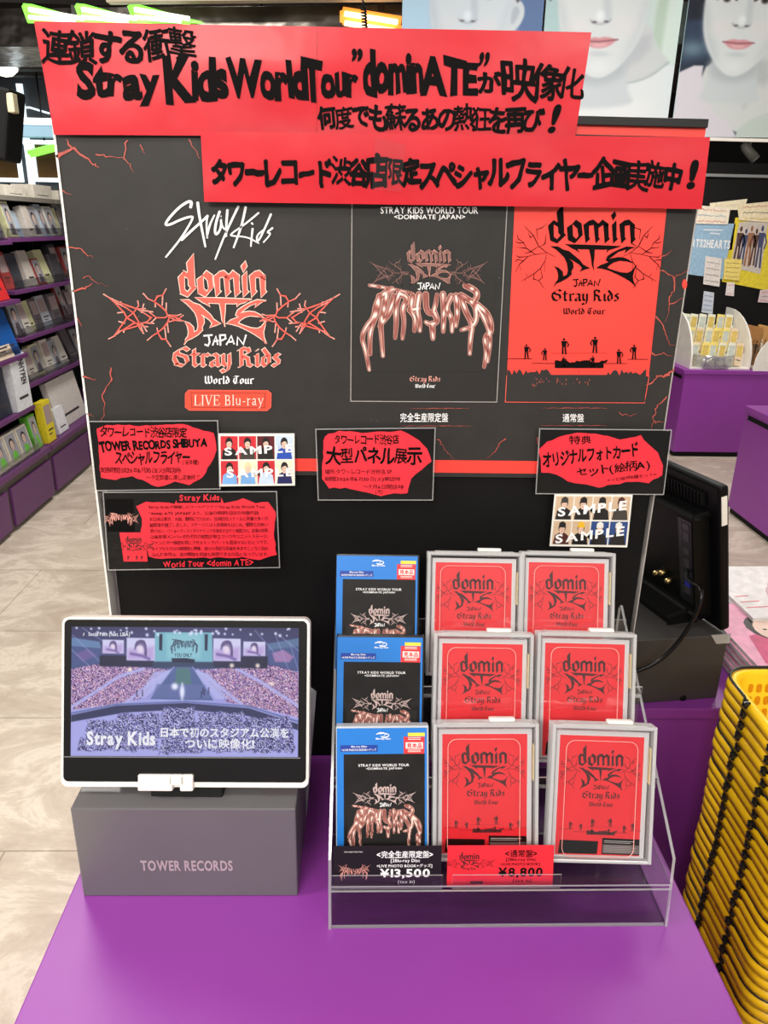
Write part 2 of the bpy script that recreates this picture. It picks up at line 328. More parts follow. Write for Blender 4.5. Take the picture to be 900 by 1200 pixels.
# dripping chrome lettering (arched word), drawing space 0..900
# ---- printed / displayed pictures: a fine grid whose points carry the picture's colours
class Pic:
    def __init__(s, x0, y0, x1, y1, nx, ny, col):
        s.box = (x0, y0, x1, y1); s.nx, s.ny = nx, ny
        s.X, s.Y = np.meshgrid(np.linspace(x0, x1, nx), np.linspace(y0, y1, ny)); s.c = np.zeros((ny, nx, 3)) + np.array(col, float)
    def mix(s, a, col): s.c += (np.asarray(col, float) - s.c) * a[..., None]
    def mask(s, pts, f=1.):
        P = np.array(pts, float); ins = np.zeros(s.X.shape, bool); d = np.full(s.X.shape, 1e9)
        for (ax, ay), (bx, by) in zip(P, np.roll(P, -1, 0)):
            with np.errstate(divide='ignore', invalid='ignore'): ins ^= ((ay > s.Y) != (by > s.Y)) & (s.X < (bx - ax) * (s.Y - ay) / (by - ay + 1e-12) + ax)
            ex, ey = bx - ax, by - ay; t = np.clip(((s.X - ax) * ex + (s.Y - ay) * ey) / (ex * ex + ey * ey + 1e-12), 0, 1)
            d = np.minimum(d, np.hypot(s.X - ax - t * ex, s.Y - ay - t * ey))
        t = np.clip(.5 + np.where(ins, d, -d) / f, 0, 1); return t * t * (3 - 2 * t)
    def poly(s, pts, col, f=1., a=1., sm=0): s.mix(s.mask(smooth(pts, sm, True) if sm else pts, f) * a, col)
    def line(s, pts, w, col, f=1., a=1.):
        d = np.full(s.X.shape, 1e9)
        for (ax, ay), (bx, by) in zip(pts, pts[1:]):
            ex, ey = bx - ax, by - ay; t = np.clip(((s.X - ax) * ex + (s.Y - ay) * ey) / (ex * ex + ey * ey + 1e-12), 0, 1); d = np.minimum(d, np.hypot(s.X - ax - t * ex, s.Y - ay - t * ey))
        s.mix(np.clip(.5 + (w / 2 - d) / f, 0, 1) * a, col)
    def blob(s, c, rx, ry, col, a=1., p=1.5): s.mix(np.exp(-((((s.X - c[0]) / rx) ** 2 + ((s.Y - c[1]) / ry) ** 2) ** p)) * a, col)
    def crowd(s, pts, cols, seed, a=1., f=3., w=None):
        r = np.random.RandomState(seed); g = np.array(cols, float)[r.choice(len(cols), size=s.X.shape, p=w)]; m = s.mask(pts, f) * a
        s.c += (g - s.c) * m[..., None]
    def build(s, name, fn, m, parent, world):
        vs = []; x0, y0, x1, y1 = s.box; A, B, C_, D = fn(x0, y0), fn(x1, y0), fn(x0, y1), fn(x1, y1)
        u = np.linspace(0, 1, s.nx); v = np.linspace(0, 1, s.ny); a, b, c, d = [np.array(tuple(q)) for q in (A, B, C_, D)]
        V = (a[None, None] * (1 - u)[None, :, None] + b * u[None, :, None]) * (1 - v)[:, None, None] + (c[None, None] * (1 - u)[None, :, None] + d * u[None, :, None]) * v[:, None, None]
        V = V.reshape(-1, 3)
        if world: iv = np.array(chain(parent).inverted()); V = V @ iv[:3, :3].T + iv[:3, 3]
        idx = np.arange(s.nx * s.ny).reshape(s.ny, s.nx); F = np.stack([idx[:-1, :-1], idx[1:, :-1], idx[1:, 1:], idx[:-1, 1:]], -1).reshape(-1, 4)
        me = bpy.data.meshes.new(name); me.vertices.add(len(V)); me.vertices.foreach_set('co', V.ravel()); me.loops.add(F.size); me.loops.foreach_set('vertex_index', F.ravel().astype(np.int32))
        me.polygons.add(len(F)); me.polygons.foreach_set('loop_start', np.arange(0, F.size, 4, dtype=np.int32)); me.update(calc_edges=True)
        c = np.clip(s.c, 0, 255) / 255; lin = np.where(c > .04045, ((c + .055) / 1.055) ** 2.4, c / 12.92).reshape(-1, 3)
        at = me.color_attributes.new('picture', 'FLOAT_COLOR', 'POINT'); at.data.foreach_set('color', np.concatenate([lin, np.ones((len(lin), 1))], 1).ravel())
        me.materials.append(m); o = bpy.data.objects.new(name, me); COL.objects.link(o); o.parent = parent; return o
def pic_mat(name, emit=0., rough=.5):
    m = bpy.data.materials.new(name); m.use_nodes = True; nt = m.node_tree; b = nt.nodes['Principled BSDF']; at = nt.nodes.new('ShaderNodeVertexColor'); at.layer_name = 'picture'
    if emit: b.inputs['Base Color'].default_value = (.01, .01, .01, 1); b.inputs['Emission Strength'].default_value = emit; nt.links.new(at.outputs[0], b.inputs['Emission Color'])
    else: nt.links.new(at.outputs[0], b.inputs['Base Color']); b.inputs['Specular IOR Level'].default_value = .3
    b.inputs['Roughness'].default_value = rough; return m
DRIP = [smooth(l, 2) for l in [[(265, 310), (205, 342), (180, 395), (172, 455), (132, 500), (106, 560), (128, 630), (147, 735)], [(200, 345), (188, 430), (155, 510), (150, 570), (152, 650)], [(150, 288), (240, 302), (375, 328)], [(238, 326), (228, 400), (206, 480), (212, 560), (219, 660)], [(275, 345), (255, 430), (225, 470), (200, 500)], [(305, 325), (285, 400), (290, 470), (283, 562)], [(310, 332), (352, 352), (318, 408), (332, 470), (321, 565)],
  [(375, 345), (362, 420), (390, 452), (384, 525)], [(408, 336), (396, 420), (412, 470), (413, 525)], [(360, 415), (408, 408)], [(444, 336), (446, 418), (478, 440), (496, 392), (503, 336)], [(490, 430), (508, 478), (468, 492), (444, 478)], [(478, 488), (482, 566)], [(535, 334), (540, 430), (536, 528)], [(578, 345), (548, 404), (584, 462), (582, 528)], [(604, 342), (612, 425), (602, 500)], [(630, 340), (652, 420), (692, 492), (680, 560), (676, 648)], [(640, 345), (702, 382), (716, 452), (694, 502), (632, 520)],
  [(655, 290), (712, 318), (716, 350), (692, 374), (738, 432), (776, 510), (786, 580), (770, 690)], [(716, 388), (778, 440), (796, 530), (752, 556), (766, 630), (752, 718)]]]
DB = (95, 280, 805, 745)
def drip_pic(nx, base, scale=1.):
    """liquid-chrome look of the dripping word, as printed"""
    p = Pic(DB[0], DB[1], DB[2], DB[3], nx, int(nx * .66), base); D = np.full(p.X.shape, 9.)
    for l in DRIP:
        n = len(l)
        for i in range(n - 1):
            (ax, ay), (bx, by) = l[i], l[i + 1]; w = 15.5 * (1 - .5 * (i / n) ** 1.5) * (.55 if l[0] in ((150, 288),) else 1) * scale
            ex, ey = bx - ax, by - ay; t = np.clip(((p.X - ax) * ex + (p.Y - ay) * ey) / (ex * ex + ey * ey + 1e-9), 0, 1); D = np.minimum(D, np.hypot(p.X - ax - t * ex, p.Y - ay - t * ey) / w)
    band = .5 + .5 * np.sin(p.Y * .055 + 3 * np.sin(p.X * .045) + 2.2 * np.sin(p.X * .017 + p.Y * .021)); sm_ = lambda a, b: np.clip((D - b) / (a - b), 0, 1)
    p.mix(sm_(.98, 1.18), (218, 158, 144)); p.mix(sm_(.72, .86), (56, 28, 26)); p.mix(sm_(.5, .66), (150, 84, 76)); p.mix(sm_(.4, .62) * band, (232, 184, 172)); p.mix(sm_(.1, .4) * np.clip(band * 2 - 1, 0, 1), (255, 240, 232))
    return p
# ------------------------------------------------------------------ materials
purple = mat('purple_laminate', rgb(138, 56, 152), .42, var=.03, scale=4)
purple_d = mat('purple_shelf', rgb(98, 50, 104), .45, var=.05)
black = mat('black_matte', (.0035, .0033, .0035), .6, spec=.18)
black_g = mat('black_gloss', (.004, .004, .0045), .25, spec=.3, bump=.05, bscale=15)
char = mat('charcoal_print', (.026, .024, .0225), .5, spec=.3, var=.1, scale=30)
dark_metal = mat('black_frame', (.007, .007, .007), .4, spec=.3)
red_print = mat('red_print', rgb(238, 62, 52), .45, var=.03)
coral = mat('coral_ink', rgb(236, 92, 78), .5, var=.02)
cream = mat('cream_ink', rgb(246, 214, 200), .5)
white = mat('white_ink', rgb(240, 240, 240), .5, var=.0)
grey_ink = mat('grey_ink', rgb(165, 160, 155), .5)
pink_ink = mat('rose_chrome_ink', rgb(214, 150, 138), .4, var=.45, scale=180)
crack_ink = mat('crack_ink', rgb(178, 78, 66), .5, var=.3, scale=60)
ink = mat('black_ink', (.005, .0045, .0045), .7, spec=.06)
ink_r = mat('dark_red_black_ink', (.022, .012, .012), .5)
red_paper = mat('red_paper', rgb(196, 25, 40), .35, var=.06, scale=9, bump=.3, bscale=14, spec=.35, coat=.08)
red_pop = mat('red_hand_paper', rgb(232, 44, 60), .35, var=.04, bump=.2, bscale=60)
paper = mat('white_paper', rgb(238, 234, 226), .6)
gray_box = mat('grey_plastic', rgb(112, 110, 112), .35, metal=.25, var=.05, scale=6)
gray_box_d = mat('dark_grey_plastic', rgb(60, 57, 56), .45, var=.04)
white_pl = mat('white_plastic', rgb(236, 232, 224), .35)
clear_a = clear('clear_acrylic', (.99, .99, .995), .05)
clear_e = clear('acrylic_edge', (.78, .8, .83), .35, .12, .28)
case_e = clear('case_edge', (.92, .93, .94), .25, .15, .42)
wrap = clear('shrink_wrap', (1, 1, 1), .05, .05, 0, .6, 22)
PAL = {}
def pal(r, g, b, rough=.45):
    k = (r, g, b); 
    if k not in PAL: PAL[k] = mat('ink_%d_%d_%d' % k, rgb(r, g, b), rough, var=.12, scale=50)
    return PAL[k]
# ------------------------------------------------------------------ floor, ceiling, walls
fm = bpy.data.materials.new('stone_tile'); fm.use_nodes = True; nt = fm.node_tree; pb = nt.nodes['Principled BSDF']
tc = nt.nodes.new('ShaderNodeTexCoord'); mp = nt.nodes.new('ShaderNodeMapping'); mp.inputs['Location'].default_value = (.35, .15, 0)
bk = nt.nodes.new('ShaderNodeTexBrick'); bk.inputs['Scale'].default_value = 1; bk.inputs['Brick Width'].default_value = 1.2; bk.inputs['Row Height'].default_value = .6; bk.inputs['Mortar Size'].default_value = .0025
bk.inputs['Color1'].default_value = (1, 1, 1, 1); bk.inputs['Color2'].default_value = (.93, .92, .91, 1); bk.inputs['Mortar'].default_value = (.55, .53, .5, 1)
m2 = nt.nodes.new('ShaderNodeMapping'); m2.inputs['Scale'].default_value = (1, 1.7, 1); m2.inputs['Rotation'].default_value = (0, 0, R(-25))
n1 = nt.nodes.new('ShaderNodeTexNoise'); n1.inputs['Scale'].default_value = 2.6; n1.inputs['Detail'].default_value = 12; n1.inputs['Roughness'].default_value = .7; n1.inputs['Distortion'].default_value = .7
rp = nt.nodes.new('ShaderNodeValToRGB'); cr = rp.color_ramp
cr.elements[0].position = .3; cr.elements[0].color = (*rgb(176, 159, 143), 1); cr.elements[1].position = .72; cr.elements[1].color = (*rgb(226, 213, 196), 1)
e = cr.elements.new(.5); e.color = (*rgb(206, 193, 177), 1); e = cr.elements.new(.56); e.color = (*rgb(226, 214, 199), 1); e = cr.elements.new(.6); e.color = (*rgb(208, 195, 179), 1)
mx = nt.nodes.new('ShaderNodeMix'); mx.data_type = 'RGBA'; mx.blend_type = 'MULTIPLY'; mx.inputs[0].default_value = 1
nt.links.new(tc.outputs['Object'], mp.inputs[0]); nt.links.new(mp.outputs[0], bk.inputs[0]); nt.links.new(tc.outputs['Object'], m2.inputs[0]); nt.links.new(m2.outputs[0], n1.inputs[0]); nt.links.new(n1.outputs[0], rp.inputs[0])
nt.links.new(rp.outputs[0], mx.inputs[6]); nt.links.new(bk.outputs[0], mx.inputs[7]); nt.links.new(mx.outputs[2], pb.inputs['Base Color']); pb.inputs['Roughness'].default_value = .38
structure('floor', MB().box((-6, -3, -.05), (6, 8, 0)), fm)
ceil_m = mat('dark_ceiling', rgb(44, 40, 38), .7, var=.2, scale=3)
mb = MB().box((-6, 1.2, 2.75), (6, 8, 2.8))
for k in range(16): mb.box((-6, 3.0 + k * .3, 2.70), (6, 3.12 + k * .3, 2.75))
structure('ceiling', mb, ceil_m)
dark_wall = mat('dark_wall', rgb(52, 56, 60), .6, var=.15)
structure('wall_back', MB().box((-6, 7.4, 0), (1.9, 7.5, 2.75)), dark_wall)
structure('wall_left', MB().box((-6.1, 1.5, 0), (-6, 7.5, 2.75)), dark_wall)
part_m = mat('black_partition', rgb(20, 19, 19), .6, spec=.2)
structure('wall_partition', MB().box((1.9, 6.25, 0), (6, 6.35, 2.1)), part_m)
structure('trim_partition', MB().box((1.9, 6.22, 2.0), (6, 6.25, 2.02)), mat('steel_trim', (.5, .5, .5), .3, metal=.8))
structure('wall_back_right', MB().box((1.9, 7.4, 0), (6, 7.5, 2.75)), part_m)
# light framed panels on the back wall
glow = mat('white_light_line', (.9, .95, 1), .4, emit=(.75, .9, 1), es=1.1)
amber = mat('amber_glass', rgb(92, 66, 30), .2, var=.5, scale=3)
def framed(mbx, x0, z0, x1, z1, w, y):
    for a in ((x0, z0, x1, z0 + w), (x0, z1 - w, x1, z1), (x0, z0 + w, x0 + w, z1 - w), (x1 - w, z0 + w, x1, z1 - w)): mbx.box((a[0], y - .03, a[1]), (a[2], y, a[3]))
for k, (p, q, lab) in enumerate([((-6, 162), (22, 213), 'amber window with a white glowing frame in the dark back wall'), ((42, 165), (74, 213), 'white framed amber window half hidden by the big display panel')]):
    a = onY(p[0], q[1], 7.39); b = onY(q[0], p[1], 7.39); t = thing('wall_light_window', lab, 'wall light', (a.x, 7.39, a.z))
    f = MB(); framed(f, a.x, a.z, b.x, b.z, .032, 7.39); f.build('frame', glow, t, True)
    MB().box((a.x + .032, 7.375, a.z + .032), (b.x - .032, 7.39, b.z - .032)).build('pane', amber, t, True)
t = thing('light_strip', 'thin glowing white lines dividing the dark back wall', 'light', onY(32, 190, 7.385))
a = onY(30, 160, 7.385); b = onY(37, 240, 7.385)
f = MB().box((a.x - .02, 7.37, b.z - .5), (a.x + .03, 7.39, a.z + .4)).build('upright', glow, t, True)
a = onY(-40, 167, 7.36)
MB().box((a.x, 7.35, a.z), (onY(120, 167, 7.36).x, 7.37, a.z + .03)).build('crossbar', glow, t, True)
a = onY(22, 160, 7.0); b = onY(90, 140, 7.0)
t = thing('light_trough', 'pale blue glowing ceiling trough above the left shelves', 'light', a)
MB().box((a.x - 1.2, 6.98, a.z), (b.x, 7.1, b.z - .05)).build('trough', mat('blue_white_lamp', rgb(120, 150, 165), .5, emit=rgb(110, 150, 170), es=.7), t, True)
MB().box((a.x - 1.2, 6.96, b.z - .05), (b.x, 7.1, b.z)).build('rim', glow, t, True)
for x in (a.x - .9, b.x - .3): MB().tube([(x, 7.05, a.z - .02), (x, 7.05, 2.76)], .008, 6).build('hanger', dark_metal, t, True)
# duct across the ceiling
steel = mat('brushed_steel', (.15, .135, .12), .16, metal=1, var=.5, scale=7, bump=1., bscale=9)
ZD = 2.23; DA = onZ(0, 55, ZD); DBp = onZ(465, 53, ZD); DU = (DBp - DA).normalized(); DN = Vector((DU.y, -DU.x, 0)).normalized()
if DN.y > 0: DN = -DN
def onD(px, py, off=0.): r = ray(px, py); o = DA + DN * off; return EYE + r * ((o - EYE).dot(DN) / r.dot(DN))
DM = Matrix((DU, -DN, Vector((0, 0, 1)))).transposed().to_4x4(); DM.translation = DA; HD = onD(0, 10).z - ZD
t = thing('ceiling_duct', 'shiny rectangular steel duct under the dark ceiling', 'duct'); t.matrix_basis = DM
x = -3.2; m = MB()
while x < 3.2: m.box((x, 0, 0), (x + 1.17, .4, HD)); x += 1.175
m.build('body', steel, t)
x = -3.2
while x < 3.2: MB().box((x - .012, -.008, -.008), (x + .012, .41, HD + .008)).build('flange', mat('steel_dark', (.08, .075, .07), .3, metal=.9), t); x += 1.175
for x in (-2, -.6, 1., 2.4): MB().tube([(x, .2, HD), (x, .2, 2.76 - ZD)], .006, 6).build('hanger', dark_metal, t)
m = MB(); za = onD(300, 4, .12).z - ZD; xa = (onD(130, 4, .12) - DA).dot(DU); xb = (onD(690, 4, .12) - DA).dot(DU)
bm_ = thing('ceiling_beam', 'pale narrow beam running above the steel duct', 'beam'); bm_.matrix_basis = DM
m.box((xa, -.16, za), (xb, -.12, za + .05)); m.build('bar', mat('pale_beam', rgb(170, 160, 135), .5), bm_)
for x in (xa + .2, xb - .2): MB().tube([(x, -.14, za + .04), (x, -.14, 2.76 - ZD)], .006, 6).build('hanger', dark_metal, bm_)
# glowing tubes standing in for neon reflections on the duct, plus wall neon
green = mat('green_neon', (.2, .9, .1), .4, emit=(.28, 1, .08), es=1.3); gcore = mat('neon_reflection_core', (1, 1, .9), .4, emit=(.95, 1, .8), es=2)
orange = mat('orange_reflection', (.9, .3, .05), .4, emit=(1, .3, .04), es=1.3)
t = thing('green_neon_reflection', 'green neon reflection built as slanted glowing parallelograms in front of the steel duct', 'neon sign', onD(130, 20, .04))
m = MB(); c = MB()
for x in (28, 90, 152):
    P = [(x, 8), (x + 8, 25), (x + 86, 25.5), (x + 60, 10 + 5)]
    m.tube([onD(px, py, .04) for px, py in [(x, 7), (x + 5, 24), (x + 85, 26), (x + 10, 8), (x, 7)]], .009, 8)
    c.tube([onD(px, py, .06) for px, py in [(x + 6, 11), (x + 70, 22)]], .008, 8); c.tube([onD(px, py, .06) for px, py in [(x + 6, 20), (x + 60, 25)]], .007, 8)
    m.tube([onD(px, py, .04) for px, py in [(x + 6, 15), (x + 70, 25)]], .012, 8)
m.build('outline_reflection', green, t, True); c.build('core_reflection', gcore, t, True)
t = thing('orange_neon_reflection', 'orange neon reflection built as glowing tubes left of the hanging portraits', 'neon sign', onD(430, 25, .04))
m = MB(); c = MB()
for y in (13, 24): m.tube([onD(402, y, .04), onD(470, y + 11, .04)], .014, 8); c.tube([onD(404, y + 3, .06), onD(466, y + 13, .06)], .009, 8)
m.tube([onD(402, 13, .04), onD(402, 26, .04)], .012, 8)
m.build('outline_reflection', orange, t, True); c.build('core_reflection', mat('warm_core', (1, .8, .5), .4, emit=(1, .75, .4), es=2.5), t, True)
t = tag(MB().tube([onY(x, y, 7.36) for x, y in [(33, 179), (64, 171)]], .02, 6).tube([onY(x, y, 7.36) for x, y in [(36, 183), (66, 175)]], .014, 6).build('neon_stroke', green), 'two short green neon strokes low on the back wall', 'neon sign')
# coiled cord
m = MB(); p0 = onY(424, -20, 2.2); p1 = onY(428, 40, 2.2); pts = []
for k in range(130):
    u = k / 129; p = p0.lerp(p1, u); w = .006 if u > .45 else .001
    pts.append(p + Vector((math.cos(k * .8) * w, math.sin(k * .8) * w, 0)))
pts = [Vector((p0.x, 2.2, 2.75))] + pts
tag(m.tube(pts, .0022, 6).build('coiled_cord', black), 'black coiled cord hanging down behind the top red banner', 'cord')
# lamps in the far ceiling
lampm = mat('lamp_face', (1, .95, .85), .4, emit=(1, .9, .72), es=6)
for (px, py, lab) in [(5, 77, 'glowing round downlight in the dark ceiling above the left shelves'), (832, 198, 'small glowing downlight below the rightmost hanging portrait'), (897, 188, 'bright spotlight glow at the edge under the hanging portraits')]:
    p = onZ(px, py, 2.69); t = thing('ceiling_downlight', lab, 'ceiling light', p)
    MB().lathe([(.12, .0), (.12, -.012), (.095, -.012), (.09, .0)], p).build('rim', dark_metal, t, True)
    MB().lathe([(.001, -.075), (.05, -.065), (.09, -.03), (.095, -.004)], p).build('bloom_dome', lampm, t, True)  # dome hangs below the rim to imitate the lamp's blooming glow
def spot(px, py, y, lab, s=1., m=dark_metal):
    p = onY(px, py, y); t = thing('ceiling_spotlight', lab, 'spotlight', p)
    MB().tube([p + Vector((0, 0, .03)), (p.x, p.y, 2.72)], .008, 8).build('stem', m, t, True)
    d = Vector((.5, -.3, -.6)).normalized() * .1 * s
    MB().tube([p - d, p - d * .6, p + d], [.03 * s, .045 * s, .05 * s], 14).build('head', m, t, True)
    MB().tube([p + d * .98, p + d * 1.02], .043 * s, 14).build('lens', white_pl, t, True)
spot(878, 178, 6.6, 'pale spotlight head on the far ceiling beneath the portraits', .8, mat('spot_grey', rgb(120, 118, 110), .4))
t = thing('wall_speaker', 'black box speaker hanging at the upper edge left of the top banner', 'speaker', onY(4, 140, 3))
p = onY(2, 140, 3)
MB().box((-.13, -.07, -.13), (.05, .07, .1), bev=.01, M=Matrix.Translation(p) @ Matrix.Rotation(R(12), 4, 'Y')).build('cabinet', black, t, True)
p = onY(18, 126, 2.97); m = MB().box((p.x - .012, 2.93, p.z - .02), (p.x + .012, 2.97, p.z + .04), bev=.004); m.build('connector', mat('beige_part', rgb(190, 180, 150), .5), t, True)
# a thin bar under the beam and small cables
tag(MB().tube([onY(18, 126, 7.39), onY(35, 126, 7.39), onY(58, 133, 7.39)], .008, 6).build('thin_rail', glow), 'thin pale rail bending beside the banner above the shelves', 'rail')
# ------------------------------------------------------------------ purple display table
tab = thing('display_table', 'wide purple table carrying the screen, the disc rack and the tall panel', 'table', (.031, .8, 0))
MB().box((-.408, .42, .66), (.472, 1.20, .70), bev=.0025).build('tabletop', purple, tab, True)
for x in (-.39, .434):
    MB().box((x, .46, 0), (x + .02, 1.18, .66)).build('side_panel', purple, tab, True)
MB().box((-.37, .47, .05), (.434, .49, .66)).build('front_panel', purple, tab, True)
# ------------------------------------------------------------------ the tall panel
YP = 1.144
pan = thing('display_board', 'tall black display panel with printed tour artwork standing on the purple table', 'display panel', (.03, YP + .02, .70))
XL, XR = -.410, .4675
MB().box((XL + .012, YP + .008, .70), (XR - .003, YP + .05, 1.725), bev=.001).build('backboard', black, pan, True)
MB().box((XL, YP, 1.2345), (XR, YP + .008, 1.722)).build('artwork_board', char, pan, True)
MB().box((XL - .0025, YP - .001, .70), (XL + .0005, YP + .06, 1.722)).build('edge_strip', paper, pan, True)
MB().box((XR - .0005, YP - .001, .70), (XR + .0012, YP + .03, 1.722)).build('edge_strip', grey_ink, pan, True)
a = onY(760, 143, YP)
MB().box((XL + .02, YP - .006, 1.733), (XR - .004, YP + .03, 1.744), bev=.001).build('top_rail', dark_metal, pan, True)
MB().box((-.16, YP + .0, 1.744), (.07, YP + .02, 1.757)).build('rail_clamp', dark_metal, pan, True)
MB().box((XL + .02, YP, 1.722), (XR - .004, YP + .006, 1.733)).build('top_strip', red_print, pan, True)
MB().box((XL + .001, YP - .0006, 1.2415), (XR - .001, YP + .001, 1.2618)).build('red_stripe', red_print, pan, True)
def PP(k): return lambda px, py: onY(px, py, YP) + Vector((0, -.0004 * k - .0006, 0))
# lightning cracks
def crack(mb, fn, pts, w, seed, mi=0):
    rd = random.Random(seed); q = []
    for i, (p, r) in enumerate(zip(pts, pts[1:])):
        for k in range(4):
            t = k / 4; q.append((p[0] + (r[0] - p[0]) * t + rd.uniform(-1, 1) * 1.3, p[1] + (r[1] - p[1]) * t + rd.uniform(-1, 1) * 1.3))
    q.append(pts[-1]); n = len(q)
    strip(mb, fn, q, [w * (1 - .9 * i / n) * rd.uniform(.55, 1.15) for i in range(n)], mi)
m = MB()
for i, (w, pts) in enumerate([(4.5, [(66, 184), (84, 175), (78, 163)]), (4, [(84, 172), (97, 183), (110, 192), (116, 197)]), (2, [(149, 163), (145, 186), (152, 192), (157, 203)]), (1.8, [(113, 181), (130, 184), (147, 186)]), (1.5, [(222, 164), (230, 178), (235, 186)]), (1.3, [(164, 169), (170, 180)]),
  (1.6, [(72, 223), (84, 228)]), (2, [(80, 291), (95, 291), (103, 299), (110, 303)]), (1.2, [(98, 325), (105, 324), (112, 330), (128, 335)]), (3, [(85, 341), (100, 338), (109, 332)]), (1.4, [(90, 372), (96, 383)]), (2, [(97, 441), (107, 443), (113, 446)]), (2.2, [(130, 430), (131, 444), (121, 462), (123, 478), (119, 495)]), (1.2, [(102, 484), (110, 488)]),
  (1.8, [(772, 315), (782, 320), (789, 325), (805, 318), (808, 317)]), (1.8, [(789, 325), (789, 340), (783, 352), (784, 364), (779, 377)]), (1.2, [(783, 357), (795, 353), (802, 347)]), (1.2, [(775, 300), (782, 299), (786, 292)]), (2, [(767, 370), (775, 378), (780, 392), (784, 402), (791, 405)]), (1.6, [(762, 411), (768, 417), (778, 414), (788, 418)]),
  (3.6, [(789, 432), (780, 440), (770, 441), (762, 450), (755, 451)]), (1.8, [(782, 464), (772, 474), (768, 480), (765, 491), (764, 503)]), (1.1, [(766, 494), (778, 495)]), (1.4, [(628, 512), (631, 520), (637, 527), (634, 537)]), (1.6, [(592, 513), (585, 520), (580, 528), (571, 537)]), (1.2, [(512, 514), (519, 521), (524, 531), (533, 537)]), (1, [(725, 484), (736, 487), (746, 484)])]):
    m = MB(); crack(m, PP(1), pts, w, i); m.build('crack', crack_ink, pan, True)
m = MB(); dot(m, PP(1), (802, 333), 3, ry=6); m.build('red_spot', red_print, pan, True)
for (x0, x1, y) in ((480, 550, 478.5), (468, 552, 499), (635, 712, 478), (632, 712, 498.5)):
    m = MB(); strip(m, PP(1), [(x0 + (x1 - x0) * k / 20, y + random.Random(k).uniform(-.5, .5)) for k in range(21)], [.15 + .9 * math.sin(math.pi * k / 20) * random.Random(k + 3).random() for k in range(21)]); m.build('caption_rule', crack_ink, pan, True)
m = MB(); rd = random.Random(9)
for k in range(26):
    x, y = rd.uniform(75, 800), rd.uniform(165, 520); dot(m, PP(.6), (x, y), rd.uniform(.3, .9), seg=5)
m.build('dust_mark', mat('faint_grey_ink', rgb(95, 92, 90), .6), pan, True)
# script signature
fnS = lambda x, y: PP(2)(180 + x / 6, 225 + y / 6)
m = MB()
for w, l in [(20, [(262, 105), (270, 70), (245, 65), (170, 115), (80, 220), (100, 238), (200, 190), (270, 170), (280, 185), (200, 320), (90, 455)]), (20, [(312, 78), (320, 150), (340, 260), (365, 382)]), (18, [(200, 335), (280, 260), (360, 190), (385, 160), (372, 200), (378, 320)]), (16, [(378, 300), (400, 220), (428, 165)]), (18, [(465, 140), (440, 210), (430, 290), (450, 300), (480, 240), (468, 140), (480, 240), (500, 260)]),
  (18, [(520, 130), (512, 230), (512, 310)]), (17, [(595, 105), (540, 220), (490, 330), (436, 470)]), (18, [(648, 110), (620, 240), (565, 388)]), (13, [(738, 148), (640, 230), (535, 300), (560, 310), (660, 315), (740, 360)]), (15, [(697, 260), (690, 320), (685, 380)]), (14, [(692, 220), (698, 226)]), (15, [(825, 158), (790, 240), (740, 345), (725, 340), (730, 300), (775, 265)]), (14, [(835, 255), (795, 285), (830, 290), (775, 352)])]:
    l = smooth(l, 2); n = len(l); strip(m, fnS, l, [w * (1.05 - .4 * i / n) for i in range(n)])
    dot(m, fnS, l[0], w * .55); dot(m, fnS, l[-1], w * .4)
m.build('signature_lettering', white, pan, True)
# main logo
LP = lambda k: (lambda x, y: PP(k)(200 + x / 7.5, 290 + y / 7.5))
m = MB(); logo(m, LP(2), LB, 0, 13, True, 0)
draw(m, PP(2), NT_SK, (202.5, 406, 329, 436.7)); m.build('logo_lettering', coral, pan, True)
m = MB()
for l in DOMIN + ATE: strip(m, LP(1.4), l, 15, 0, True)
for l in BRANCH: strip(m, LP(1.4), l, 10, 0)
for l in NT_SK: strip(m, PP(1.4), [fitmap(bbox(NT_SK), (202.5, 406, 329, 436.7))(p) for p in l], 1.5, 0, True)
m.build('logo_outline', cream, pan, True)
m = MB(); drawlines(m, LP(3), JAPAN, bbox(JAPAN), 15, 0, None, False); m.build('japan_lettering', white, pan, True)
m = MB(); draw(m, PP(2), NT_WT, (239, 440, 298, 450)); m.build('subtitle_lettering', white, pan, True)
pl = MB(); P = [(221, 457), (314, 457.5), (318, 461), (317.5, 477), (313, 481), (222, 480.5), (217.5, 477), (217.5, 461)]
shape(pl, PP(1), P, 0); strip(pl, PP(2), P, .9, 1, True); strip(pl, PP(2), [(224, 460), (311, 460.5), (310, 477.5), (225, 477)], .7, 2, True)
po = pl.build('title_plate', [mat('orange_red_plate', rgb(212, 74, 52), .45), coral, mat('deep_red_ink', rgb(170, 46, 34), .5)], pan, True)
